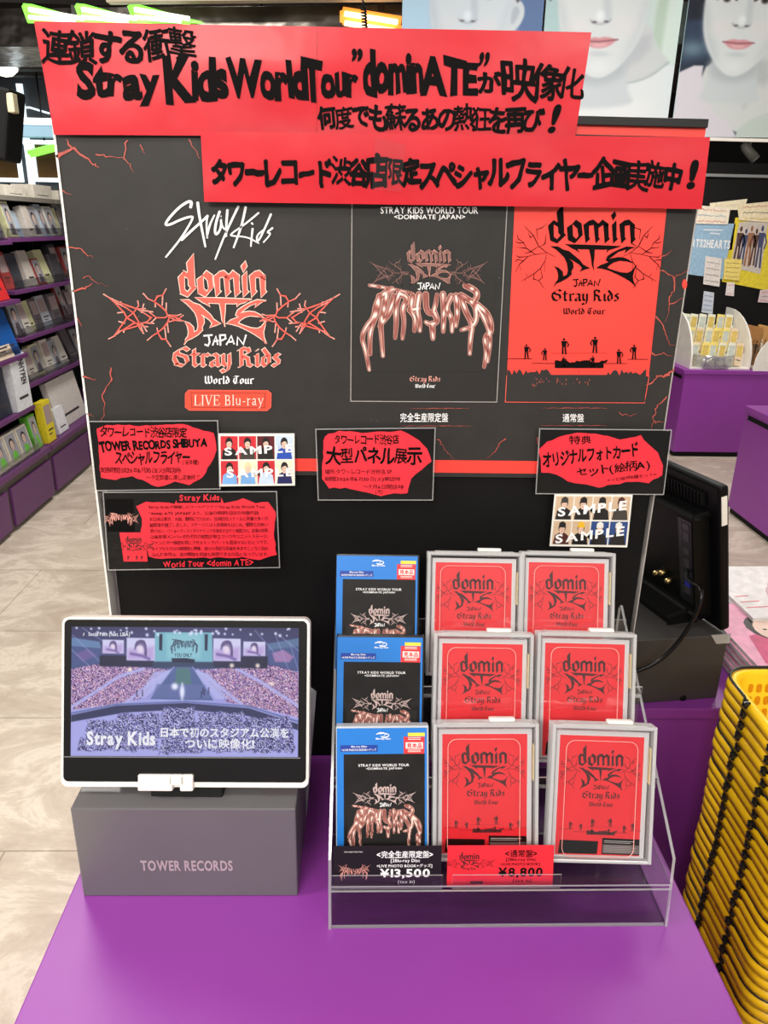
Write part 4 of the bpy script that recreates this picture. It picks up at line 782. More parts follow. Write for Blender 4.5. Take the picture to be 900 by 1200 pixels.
for x0, x1, y0, y1 in ((150, 224, 85, 133), (234, 332, 78, 157), (535, 630, 78, 157), (640, 716, 88, 138)):
    k = (y1 - y0) / 70; cx, cy = (x0 + x1) / 2, (y0 + y1) / 2
    pc.poly([(x0, y0), (x1, y0 + 1), (x1, y1), (x0, y1 - 1)], (206, 204, 236), 3); pc.poly([(x0 + 3, cy), (x1 - 3, cy - 10), (x1 - 3, y1 - 3), (x0 + 3, y1 - 3)], (176, 150, 206), 20, .8)
    pc.poly([(cx - 20 * k, cy + 8 * k), (cx - 18 * k, cy - 22 * k), (cx, cy - 31 * k), (cx + 16 * k, cy - 24 * k), (cx + 20 * k, cy + 20 * k), (cx + 12 * k, cy + 30 * k), (cx + 10 * k, cy - 5 * k), (cx - 10 * k, cy - 14 * k)], (70, 56, 104), 5, .9, 1); pc.blob((cx - 1, cy), 11 * k, 15 * k, (232, 214, 230)); pc.line([(cx - 30 * k, cy + 14 * k), (cx + 4 * k, cy + 20 * k), (cx + 26 * k, cy + 30 * k)], 9 * k, (120, 100, 160), 5)
for l in DRIP: pc.line([fitmap(DB, (385, 82, 482, 132))(p) for p in l], 3, (22, 30, 54), 2, .9)
pc.poly([(390, 148), (440, 147), (472, 152), (470, 164), (392, 162)], (22, 28, 50), 4)
pc.poly([(398, 178), (464, 178), (540, 296), (314, 292)], (74, 92, 142), 4); pc.poly([(408, 182), (454, 182), (460, 240), (402, 240)], (70, 112, 112), 8); pc.line([(398, 178), (314, 292), (540, 296), (464, 178)], 3, (150, 160, 214), 3)
pc.poly([(340, 238), (505, 240), (530, 288), (322, 286)], (92, 104, 156), 8, .8); pc.blob((402, 246), 12, 12, (240, 240, 255)); pc.blob((428, 264), 9, 24, (226, 232, 255)); pc.line([(428, 235), (428, 292)], 4, (236, 240, 255), 5, .8)
for x in (270, 290, 500, 520, 495, 505): pc.line([(x, 250 + x % 20), (x, 270 + x % 20)], 4, (40, 40, 76), 3, .8)
pc.poly([(42, 348), (200, 314), (440, 303), (660, 320), (833, 374), (833, 396), (660, 348), (440, 326), (230, 338), (42, 372)], (44, 48, 84), 4); pc.line([(42, 342), (200, 310), (440, 299), (660, 314), (833, 366)], 6, (92, 104, 160), 4)
for k, (x0, x1, y0, y1) in enumerate(((205, 350, 342, 425), (362, 472, 318, 410), (486, 640, 334, 405), (100, 205, 365, 450), (650, 805, 352, 440), (80, 340, 425, 470), (360, 480, 400, 482), (490, 815, 405, 472))): pc.crowd(jag([(x0, y0), (x1, y0), (x1 + 8, y1), (x0 - 12, y1)], 14, 6, x0), near, 10 + k, .95, 8)
for k in range(40): rd = random.Random(k); pc.blob((rd.uniform(50, 825), rd.uniform(42, 68)), *([rd.uniform(3, 6)] * 2), (226, 230, 255), .9)
for p in ((245, 188), (740, 235), (600, 172), (690, 172)): pc.blob(p, 8, 8, (255, 236, 216), .9)
for c, r_, al in (((440, 120), 260, .12), ((440, 400), 420, .08)): pc.blob(c, r_, r_ * .5, (176, 176, 240), al, 1)
pc.build('picture', SF(0), pic_mat('screen_picture', 1.0, .25), tv, False)
m = MB(); text(m, 'YOU ONLY', SF(6), (400, 130, 462, 143), 0, bold=.02); m.build('picture_lettering', screen_mat('screen_dark', (24, 30, 54)), tv)
for w_, r_, b_ in (('♪ Social Path (feat. LISA)', (82, 59, 245, 76), .016), ('Stray Kids', (98, 403, 336, 466), .04), ('日本で初のスタジアム公演を', (355, 388, 800, 423), .035), ('ついに映像化!', (440, 426, 680, 462), .035)):
    m = MB(); text(m, w_, SF(9), r_, bold=b_, gap=.05); m.build('caption_lettering', S_[9], tv)
m = MB().box((-.063, -.006, -.004), (-.0155, .01, .0185), bev=.002).box((-.0205, -.006, .0045), (-.0, .01, .0185), bev=.001).box((-.0055, -.006, -.004), (.0125, .01, .0185), bev=.002); m.build('bracket', white_pl, tv)
MB().box((-.165 + .0, -.0013, .0405), (.158, -.0002, .0418)).build('screen_rim', mat('rim_metal', (.5, .5, .52), .25, metal=.9), tv)
m = MB().box((-.10, .022, -.004), (.10, .05, .12), bev=.004); m.build('rear_housing', white_pl, tv)
m = MB().box((-.05, .01, -.022), (.05, .05, .0), bev=.003); m.build('foot', dark_metal, tv)
tag(MB().prism([(-.082, 1.0, .7015), (-.064, 1.0, .935), (-.072, 1.004, .94), (-.2, 1.004, .94), (-.2, 1.0, .7015)], (0, .003, 0)).build('acrylic_plate', clear('blue_acrylic', (.8, .9, .95), .2, .1, .25)), 'pale bluish acrylic plate standing behind the lit screen', 'plate')
# ------------------------------------------------------------------ clear acrylic step rack
RX0, RX1 = -.038, .430; ST = [(.822, .774), (.918, .861), (1.014, .948)]; TH = R(20)
rk = thing('display_rack', 'clear acrylic step rack holding three rows of disc cases on the purple table', 'display rack', (.196, .95, .70))
prof = [(.785, .70), (.798, .808), (1.112, 1.028), (1.118, 1.02), (1.118, .70)]
def sheetX(x, name):
    m = MB(); m.prism([(x, y, z) for y, z in prof], (.004, 0, 0), 0, 1); return m.build(name, [clear_a, clear_e], rk, True)
sheetX(RX0, 'side_panel'); sheetX(RX1 - .004, 'side_panel')
def plate(name, a, b, axis):
    x0, y0, z0 = a; x1, y1, z1 = b; m = MB()
    if axis == 'Y': m.prism([(x0, y0, z0), (x1, y0, z0), (x1, y0, z1), (x0, y0, z1)], (0, y1 - y0, 0), 0, 1)
    else: m.prism([(x0, y0, z0), (x1, y0, z0), (x1, y1, z0), (x0, y1, z0)], (0, 0, z1 - z0), 0, 1)
    return m.build(name, [clear_a, clear_e], rk, True)
A0, A1 = RX0 + .004, RX1 - .004
plate('front_panel', (A0, .786, .7005), (A1, .789, .7650), 'Y')
plate('base_plate', (A0, .789, .7005), (A1, 1.117, .7035), 'Z')
for i, (y, z) in enumerate(ST):
    y2 = y + .062
    plate('shelf', (A0, (.789 if i == 0 else y - .034), z - .0045), (A1, y2, z - .0015), 'Z')
    plate('riser', (A0, y2, z - .0045), (A1, y2 + .003, z + .0785 if i < 2 else 1.02), 'Y')
    if i: plate('lip', (A0, y - .037, z - .0045), (A1, y - .034, z + .012), 'Y')
plate('price_pocket', (A0, .790, .7655), (.115, .7915, .789), 'Y'); plate('price_pocket', (.128, .790, .7655), (.275, .7915, .789), 'Y')
# blue disc cases
blue = mat('blue_cover', rgb(32, 118, 202), .35, var=.04, coat=.2); navy = mat('navy_label', rgb(22, 60, 150), .4)
BW, BH, BD = .128, .186, .02
def blue_case(edge):
    root = bpy.data.objects.new('disc_case', None); COL.objects.link(root)
    MB().box((-BW / 2, -BD + .0015, 0), (BW / 2, 0, BH), bev=.0018).build('shell', edge, root)
    U = lambda k: (lambda x, y: Vector((-BW / 2 + (x - 97) / 430 * BW, -BD + .0011 - .0002 * k, BH - (y - 90) / 618 * BH)))
    m = MB(); shape(m, U(1), [(101, 98), (518, 98), (518, 702), (101, 702)], 0); m.build('cover_sheet', blue, root)
    m = MB(); shape(m, U(2), [(133, 217), (508, 217), (508, 696), (133, 696)], 0); m.build('booklet_print', mat('cover_black', (.012, .011, .011), .3, spec=.3, coat=.2, var=.2, scale=40), root)
    m = MB(); logo(m, U(5), (268, 346, 377, 395), 0, 2.6, True, 1.2, 0); m.build('logo', mat('silver_rose_ink', rgb(200, 176, 172), .4), root)
    mp_ = fitmap(DB, (150, 448, 495, 690)); drip_pic(150, lin2s((.012, .011, .011)), 1.1).build('dripping_lettering', lambda x, y: U(3)(*mp_((x, y))), DRIP_M, root, False)
    m = MB(); text(m, 'STRAY KIDS WORLD TOUR', U(3), (201, 262, 436, 274), bold=.012); text(m, '<DOMINATE JAPAN>', U(3), (236, 278, 404, 291), bold=.012); m.build('title_lettering', white, root); m = MB(); drawlines(m, U(6), JAPAN, (298, 440, 352, 458), 3, 0, None, False)
    m.build('japan_lettering', white, root); m = MB()
    # disc emblem: an open swoosh ring over a line of type
    strip(m, U(3), [(283, 126), (300, 120), (318, 120), (330, 126), (318, 133)], [3, 7, 5, 3, 2]); E = [(322 + 20 * math.cos(a), 131 + 9 * math.sin(a)) for a in [R(200 + k * 20) for k in range(16)]]; strip(m, U(3), E, [1 + 5 * k / 16 for k in range(16)])
    text(m, 'Blu-ray Disc', U(3), (282, 142, 350, 153), bold=.03); m.build('disc_emblem', white, root)
    m = MB(); shape(m, U(2), [(118, 175), (290, 175), (290, 205), (118, 205)], 0); text(m, 'Blu-ray Disc', U(3), (168, 177, 240, 188), 1, bold=.02); text(m, '+LIVE PHOTO BOOK+グッズ', U(3), (124, 190, 284, 202), 1, bold=.015); m.build('format_label', [navy, white], root)
    m = MB(); shape(m, U(2), [(430, 121), (509, 121), (509, 137), (430, 137)], 0); shape(m, U(2), [(411, 138), (508, 140), (506, 218), (411, 217)], 1); shape(m, U(3), [(420, 164), (500, 165), (500, 194), (420, 193)], 2); text(m, '見本品', U(4), (425, 167, 496, 191), 1, bold=.03)
    for y in (144, 151, 200, 207): strip(m, U(3), [(430, y), (490, y)], 2.5, 2)
    m.build('sticker', [pal(236, 214, 60), pal(216, 48, 52), paper], root)
    return root
dark_case = mat('case_black', (.02, .02, .022), .25); lite_case = mat('case_clear_grey', rgb(188, 194, 200), .2, coat=.3)
proto = blue_case(dark_case); rows = ['front', 'middle', 'back']
for i in (2, 1, 0):
    o = proto if i == 2 else copy_tree(proto)
    if i == 0:
        ch = [c for c in o.children if c.name.startswith('shell')][0]; ch.data = ch.data.copy(); ch.data.materials[0] = lite_case
    tag(o, ['blue boxed disc case in the lowest step behind the black price card', 'blue boxed disc case in the middle step of the clear rack', 'blue boxed disc case in the topmost step of the clear rack'][i], 'disc case', 'blue disc cases in the rack')
    o.location = (.0345 - [0, .004, .0075][i] + (.001 if i == 0 else 0), ST[i][0] + .02, ST[i][1]); o.rotation_euler = (-TH, R([-.7, .4, .3][i]), 0)
# red cards in clear security cases
KW, KH, KD = .146, .19, .024
red_cover = mat('red_cover', rgb(226, 40, 50), .4, var=.04, scale=20, bump=.08, bscale=30)
dk = mat('dark_red_ink', rgb(66, 20, 22), .5)
def keeper():
    root = bpy.data.objects.new('security_case', None); COL.objects.link(root)
    e = .0048; m = MB()
    for (a, b) in (((-KW / 2, -KD, 0), (-KW / 2 + e, 0, KH)), ((KW / 2 - e, -KD, 0), (KW / 2, 0, KH)), ((-KW / 2 + e, -KD, KH - e), (KW / 2 - e, 0, KH)), ((-KW / 2 + e, -KD, 0), (KW / 2 - e, 0, e))): m.box(a, b, bev=.001)
    m.build('case_frame', case_e, root)
    m = MB()
    for (a, b) in (((-KW / 2 + e, -KD + .003, e), (-KW / 2 + e + .0015, -.002, KH - e)), ((KW / 2 - e - .0015, -KD + .003, e), (KW / 2 - e, -.002, KH - e)), ((-KW / 2 + e, -KD + .003, KH - e - .0015), (KW / 2 - e, -.002, KH - e))): m.box(a, b)
    m.build('inner_wall', clear('inner_case_edge', (.8, .8, .82), .3, .1, .2) if 'inner_case_edge' not in MATS else MATS['inner_case_edge'], root)
    MB().box((-KW / 2 + e + .003, -.0145, e), (KW / 2 - e - .003, -.003, KH - e - .005)).build('disc_box', mat('inner_box', rgb(206, 204, 206), .3), root)
    cx0, cx1 = -.060, .0585; cz0, cz1 = .0075, KH - .0165
    U = lambda k: (lambda x, y: Vector((cx0 + (x - 247) / 440 * (cx1 - cx0), -.0149 - .0002 * k, cz1 - (y - 97) / 600 * (cz1 - cz0))))
    MB().box((cx0, -.0148, cz0), (cx1, -.0146, cz1)).build('cover_card', red_cover, root)
    m = MB(); logo(m, U(1), (344, 142, 585, 252), 0, 3.2, True, bb=(252, 192, 366, 366), japan=(430, 344, 512, 366), sk=(375, 374, 572, 422), wt=(412, 428, 540, 452))
    fs = lambda x, y: U(1)(250 + x * .58, 505 + (y - 60) * .52); stagescene(m, fs); m.build('logo', dk, root)
    m = MB(); shape(m, U(1.5), [(270, 622), (470, 626), (466, 690), (262, 690)], 0); shape(m, U(1.5), [(490, 608), (686, 612), (688, 692), (490, 690)], 0)
    shape(m, U(2), [(494, 640), (684, 642), (686, 686), (494, 684)], 1); strip(m, U(2.5), [(500, 622), (660, 624)], 4, 2); strip(m, U(2.5), [(500, 630), (640, 632)], 3, 2)
    for k in range(5): strip(m, U(2.6), [(500, 648 + k * 7), (640 + (k % 2) * 30, 650 + k * 7)], 2, 2)
    m.build('band_label', [ink, pal(104, 92, 92), grey_ink], root)
    m = MB()
    P = [(x, -KD + .0006, z) for x, z in rrect(-.053, e + .004, .047, KH - .021, .012)]; n = len(P)
    m.tube(P, .0005, 4, 0, True); m.build('window_outline', mat('pale_pink_edge', rgb(250, 170, 160), .3), root)
    MB().box((-KW / 2 + e, -KD + .0008, e), (KW / 2 - e, -KD + .0014, KH - e)).build('front_cover', wrap, root)
    MB().box((-KW / 2 + .012, -KD + .002, KH - .0004), (KW / 2 - .012, -.004, KH + .0012), bev=.0005).build('lid_rail', case_e, root)
    m = MB().box((.005, -.019, KH + .0012), (.041, -.007, KH + .0065), bev=.0018).box((.012, -.015, KH - .002), (.034, -.009, KH + .0013)); m.build('lock_tag', white_pl, root)
    MB().box((KW / 2 - .0075, -KD + .003, .11), (KW / 2 - .006, -.012, .16)).build('side_label', pal(214, 200, 150), root)
    return root
kp = keeper(); first = True
for i in (2, 1, 0):
    for c in (0, 1):
        o = kp if first else copy_tree(kp); first = False
        tag(o, [['red disc case in clear security box behind the red price card', 'front row red disc case in clear security box with its whole cover showing'], ['middle row red disc case in clear security box next to the blue case', 'middle row red disc case in clear security box at the open end'], ['top row red disc case in clear security box next to the blue case', 'top row red disc case in clear security box below the hat portraits']][i][c], 'disc case', 'red disc cases in clear security boxes')
        x = [[.1775, .3335], [.180, .3305], [.1755, .3195]][i][c]
        o.location = (x, ST[i][0] + .021 - (.006 if (i, c) == (0, 1) else 0), ST[i][1] + (.001 if c else 0)); o.rotation_euler = (-TH, R([[-.2, 2.2], [.8, 1.2], [.6, .8]][i][c]), 0)
# price cards
def price(label, X0, X1, z1, mtl):
    t = thing('price_card', label, 'price card', ((X0 + X1) / 2, .7935, .7655)); t.rotation_euler = (R(-12), 0, 0); t.matrix_basis = Matrix.Translation(t.location) @ Euler((R(-12), 0, 0)).to_matrix().to_4x4()
    w = X1 - X0; MB().box((-w / 2, 0, 0), (w / 2, .0008, z1)).build('paper', mtl, t)
    return t, (lambda k: (lambda x, y: Vector((-w / 2 + x * w, -.0003 - .0002 * k, z1 * (1 - y)))))
t, f = price('black price card with white lettering in the rack front pocket', -.0315, .1135, .060, mat('price_black', (.008, .0075, .0075), .3, spec=.3, coat=.2))
m = MB(); text(m, '<完全生産限定盤>', f(1), (.40, .11, .92, .29), bold=.03); text(m, '[2Blu-ray Disc', f(1), (.53, .31, .80, .41), bold=.02); text(m, '+LIVE PHOTO BOOK+グッズ]', f(1), (.40, .43, .915, .53), bold=.02); text(m, '¥13,500', f(1), (.43, .545, .895, .79), bold=.03); text(m, '(tax in)', f(1), (.60, .82, .755, .93), bold=.01); text(m, 'STRAY KIDS WORLD TOUR', f(1), (.1, .12, .27, .15)); m.build('lettering', white, t)
m = MB(); drawlines(m, f(1), DRIP, (.06, .50, .32, .84), .0075, 0, DB); drawlines(m, f(1), BRANCH, (.14, .30, .25, .46), .004, 0, LB); m.build('cover_picture', pink_ink, t)
t, f = price('red price card with black lettering in the rack front pocket', .1215, .2655, .060, red_cover)
m = MB(); text(m, '<通常盤>', f(1), (.54, .1, .84, .28), bold=.02); text(m, '[2Blu-ray Disc', f(1), (.55, .30, .83, .39), bold=.01); text(m, '+LIVE PHOTO BOOK]', f(1), (.50, .42, .87, .50), bold=.01); text(m, '¥8,800', f(1), (.48, .53, .90, .79), bold=.03); text(m, '(tax in)', f(1), (.62, .81, .80, .92), bold=.01)
m.build('lettering', ink, t)
m = MB(); logo(m, f(1), (.11, .14, .30, .34), 0, .004, True, sk=(.14, .52, .27, .6)); shape(m, f(1), [(.22, .86), (.34, .86), (.34, .93), (.22, .93)], 0); m.build('cover_picture', dk, t)
# ------------------------------------------------------------------ plinth behind with the second screen
pl2 = thing('display_plinth', 'purple plinth behind the panel carrying the rear screen and magazines', 'plinth', (.45, 1.55, 0))
MB().box((-.36, 1.297, .675), (1.35, 1.80, .70), bev=.002).build('top', purple, pl2, True)
MB().box((-.355, 1.302, .0), (1.345, 1.795, .675)).build('carcass', purple, pl2, True)
b2x = thing('display_box', 'dark grey riser box behind the panel under the black rear screen', 'box', (.562, 1.47, .70), (0, 0, R(7)))
MB().box((-.15, -.155, 0), (.16, .15, .148), bev=.002).build('body', gray_box_d, b2x)
m = MB(); m.lathe([(.0005, 0), (.007, 0), (.007, .003)], (.085, -.1565, .006), 12, ax='Y'); m.build('cable_hole', black, b2x)
MB().prism([(.135, -.157, .130), (.163, -.157, .130), (.163, -.157, .151), (.12, -.157, .151)], (0, .001, 0)).build('clear_corner', clear_e, b2x)
tv2 = thing('rear_screen', 'black screen seen from behind with its ports and cord, beside the panel edge', 'screen')
o0 = Vector((.724, 1.338, .853)); ux = Vector((-.27, .963, 0)).normalized(); up = Vector((-.215, -.04, 1)).normalized(); nn = ux.cross(up).normalized()
TM = Matrix((ux, nn, up)).transposed().to_4x4(); TM.translation = o0; tv2.matrix_basis = TM
if nn.x > 0: pass
s_ = -1 if nn.x > 0 else 1   # s_: towards the back of the set (-X)
m = MB().box((0, 0, 0), (.36, -s_ * .022, .315), bev=.006); m.build('shell', mat('tv_black', (.003, .003, .0032), .45, spec=.15), tv2)
m = MB().box((.03, 0, .03), (.33, s_ * .028, .25), bev=.008); m.build('rear_housing', mat('tv_black2', (.003, .003, .0032), .5, spec=.15), tv2)
m = MB()
for k in range(26): m.box((.04 + k * .010, s_ * .008, .266), (.044 + k * .010, -s_ * .001, .292))
m.build('vent', black, tv2)
m = MB().box((.045, s_ * .0278, .05), (.085, s_ * .0295, .235)); m.build('port_panel', mat('port_black', (.008, .008, .009), .35), tv2)
m = MB()
for k, z in enumerate((.07, .1, .13, .16, .19, .215)): m.box((.052, s_ * .029, z), (.07, s_ * .0305, z + (.012 if k % 2 else .018)))
for k in range(14): m.box((.074, s_ * .029, .065 + k * .012), (.077, s_ * .0302, .071 + k * .012))
m.build('port', mat('port_grey', rgb(72, 70, 74), .35, metal=.5), tv2)
MB().box((.05, s_ * .029, .088), (.066, s_ * .032, .098)).build('monitor_socket', pal(40, 44, 150), tv2)
m = MB()
for k in range(3): m.tube([(.11 + k * .02, s_ * .028, .08 + (k % 2) * .01), (.11 + k * .02, s_ * .046, .08 + (k % 2) * .01)], .006, 10)
m.build('jack', mat('brass', (.6, .45, .2), .3, metal=1), tv2)
MB().box((.002, -s_ * .004, .235), (-.0008, -s_ * .016, .295)).build('sticker', paper, tv2)
MB().box((.06, s_ * .02, .0), (.30, s_ * .075, .03), bev=.006).build('foot', MATS['tv_black2'], tv2)
pts = [TM @ Vector((.06, s_ * .03, .125)), TM @ Vector((.03, s_ * .05, .12))] + [onY(px, py, y) for px, py, y in [(826, 690, 1.29), (812, 730, 1.285), (785, 765, 1.285), (762, 781, 1.285), (735, 790, 1.285)]]
MB().tube(smooth([tuple(p) for p in pts], 3), .0042, 8).build('power_cord', black_g, tv2, True)
# magazines
def magazine(x, y, z, rz, th, cols, label, group, top):
    t = thing('magazine', label, 'magazine', (x, y, z), (0, 0, rz), group); w, d = .21, .28
    MB().box((-w / 2, -d / 2, 0), (w / 2, d / 2, th), bev=.0008).build('pages', pal(214, 212, 208), t)
    m = MB(); g = lambda u, v: Vector((-w / 2 + u * w, d / 2 - v * d, th + .0003)); shape(m, g, [(0, 0), (1, 0), (1, 1), (0, 1)], 0)
    e = lambda k: (lambda u, v: g(u, v) + Vector((0, 0, .0002 * k)))
    if top == 1:
        shape(m, e(1), [(.1, .95), (.2, .55), (.5, .45), (.8, .55), (.9, .95)], 1); dot(m, e(2), (.5, .42), .24, 2, 14, .2); dot(m, e(3), (.5, .46), .17, 3, 14, .17)
        for s in (-.06, .06): dot(m, e(4), (.5 + s, .45), .025, 2, 8, .012)
        strip(m, e(4), [(.46, .55), (.54, .55)], .015, 1)
    elif top == 2:
        for k in range(3): strip(m, e(1), [(.05, .62 + k * .1), (.22 + .06 * k, .6 + k * .1)], .014, 1)
        shape(m, e(1), smooth([(.4, .95), (.45, .5), (.7, .35), (.95, .5), (.98, .95)], 2, True), 3); dot(m, e(2), (.7, .45), .12, 2, 12)
    m.build('cover', [pal(*c) for c in cols], t)
z = .7005; rd = random.Random(3)
for k in range(9):
    magazine(.915 + rd.uniform(-.006, .006), 1.475 + rd.uniform(-.006, .006), z, rd.uniform(-.03, .03), .008, [(232, 160, 190), (206, 70, 120), (40, 30, 34), (236, 204, 190)], 'top magazine with a pink portrait cover in the pile behind the yellow baskets' if k == 8 else 'magazine lying under others in the pink topped pile behind the baskets', 'magazines in the pink topped pile', 1 if k == 8 else 0); z += .0087
z = .7005
for k in range(9):
    magazine(.985 + rd.uniform(-.006, .006), 1.66 + rd.uniform(-.004, .004), z, rd.uniform(-.03, .03), .009, [(226, 220, 222), (206, 70, 84), (150, 120, 130), (200, 170, 180)], 'top magazine with a pale cover on the farther pile beside the rear screen' if k == 8 else 'magazine lying under others in the pale topped farther pile', 'magazines in the pale topped pile', 2 if k == 8 else 0); z += .0097
# ------------------------------------------------------------------ stack of yellow shopping baskets
yel = mat('yellow_plastic', rgb(255, 203, 16), .36, var=.02); yel_d = mat('amber_slot', rgb(206, 138, 10), .4); hblk = mat('handle_black', (.012, .012, .012), .25)
BX, BY, BHh = .44, .31, .2105
def ring(hx, hy, r, z, n=6): return [Vector((x, y, z)) for x, y in rrect(-hx, -hy, hx, hy, r, n)]
def basket():
    root = bpy.data.objects.new('shopping_basket', None); COL.objects.link(root)
    m = MB(); rings = [ring(BX / 2 - .034, BY / 2 - .034, .03, -BHh), ring(BX / 2 - .014, BY / 2 - .014, .045, -.02), ring(BX / 2 - .012, BY / 2 - .012, .046, -.013), ring(BX / 2 + .002, BY / 2 + .002, .05, -.017), ring(BX / 2 + .0005, BY / 2 + .0005, .05, -.006), ring(BX / 2 - .004, BY / 2 - .004, .05, 0), ring(BX / 2 - .012, BY / 2 - .012, .046, 0), ring(BX / 2 - .016, BY / 2 - .016, .045, -.006), ring(BX / 2 - .037, BY / 2 - .037, .03, -BHh + .003)]
    n = len(rings[0]); vs = [p for g in rings for p in g]; fs = []
    for i in range(len(rings) - 1):
        for k in range(n): fs.append((i * n + k, i * n + (k + 1) % n, (i + 1) * n + (k + 1) % n, (i + 1) * n + k))
    fs.append(tuple(range(n))[::-1]); fs.append(tuple(range((len(rings) - 1) * n, len(rings) * n))); m.raw(vs, fs, 0, True); m.build('body', yel, root)
    def hpath(sy, z):
        P = rrect(-BX / 2 + .003, -BY / 2 + .003, BX / 2 - .003, BY / 2 - .003, .048, 6); P = [(x, y * sy) for x, y in P if y > .12]
        P.sort(key=lambda p: math.atan2(p[1] - .05, p[0])); P = [(x, y) for x, y in P] if sy > 0 else P
        return P
    for sy in (1, -1):
        arc = [(x, y * sy) for x, y in rrect(-BX / 2 + .002, -BY / 2 + .002, BX / 2 - .002, BY / 2 - .002, .048, 6)[0:14]]
        P = [(BX / 2 + .002, sy * .045, -.004), (BX / 2 - .001, sy * .06, .002)] + [(x, y, .002) for x, y in arc] + [(-BX / 2 + .002, sy * .06, .002), (-BX / 2 - .001, sy * .045, -.003)]
        MB().tube(P, .0026, 6).build('handle', hblk, root)
        for sx in (-1, 1):
            m = MB().box((sx * (BX / 2 - .001), sy * .045 - .004, -.007), (sx * (BX / 2 + .0045), sy * .045 + .004, .002), bev=.002); m.build('hinge', hblk, root)
    return root
bk0 = basket(); NB = 32; ztop = .868; pitch = .0212; xc, yc = .648 + BX / 2, 1.182 - BY / 2; rd = random.Random(11)
for k in range(NB):
    o = bk0 if k == 0 else copy_tree(bk0)
    tag(o, 'yellow shopping basket topmost of the tall nested stack beside the table' if k == 0 else 'yellow shopping basket in the nested stack, %s from the top' % ORD[k], 'shopping basket', 'nested yellow shopping baskets')
    o.location = (xc + (0 if k == 0 else rd.uniform(-.0025, .0025)), yc + (0 if k == 0 else rd.uniform(-.0025, .0025)), ztop - k * pitch + (0 if k == 0 else rd.uniform(-.001, .001)))
m = MB()
for sgn in (1, -1):
    for i in range(22):
        for j in range(6):
            zc = -.03 - j * .024; x = -.166 + i * .0158; yy = BY / 2 - .018 - (-zc) * .115
            P = [(x + px, sgn * (yy - (zc + pz + .04) * -.0), zc + pz) for px, pz in rrect(-.0045, -.0085, .0045, .0085, .004, 2)]
            P = [Vector((a, sgn * (BY / 2 - .0172 - (-c) * .1135), c)) for a, b, c in P]
            m.face(P)
m.build('slot_pattern', yel_d, bk0)
# ------------------------------------------------------------------ hanging portrait banners
YH = 3.0
skin1 = [pal(206, 216, 222), pal(188, 198, 206), pal(220, 228, 232), pal(150, 160, 170), pal(208, 150, 156), pal(34, 36, 44), pal(232, 236, 238), pal(176, 206, 214), pal(30, 40, 56), pal(196, 212, 206), pal(120, 150, 160), pal(198, 222, 226), pal(172, 190, 200), pal(118, 158, 190)]
PM = pic_mat('portrait_ink')
def hung(label, x0, x1, ybot0, ybot1, y, draw_fn):
    a = onY(x0, ybot0, y); b = onY(x1, ybot1, y); ztop = 2.74
    t = thing('hanging_banner', label, 'banner', ((a.x + b.x) / 2, y, a.z)); s = (x1 - x0)
    MB().prism([(a.x, y, a.z), (b.x, y, b.z), (b.x, y, ztop), (a.x, y, ztop)], (0, .004, 0)).build('cloth', skin1[7], t, True)
    p = Pic(x0, -60, x1, max(ybot0, ybot1), 170, 230, (190, 208, 214)); draw_fn(p); b_ = onY(x1, -60, y)
    p.build('portrait_print', lambda px, py: (a if px == x0 and py > 0 else b if px == x1 and py > 0 else Vector((a.x if px == x0 else b.x, y, b_.z))) + Vector((0, -.001, 0)), PM, t, True)
    MB().box((a.x, y - .004, a.z - .01), (b.x, y + .008, a.z)).build('hem', paper, t, True)
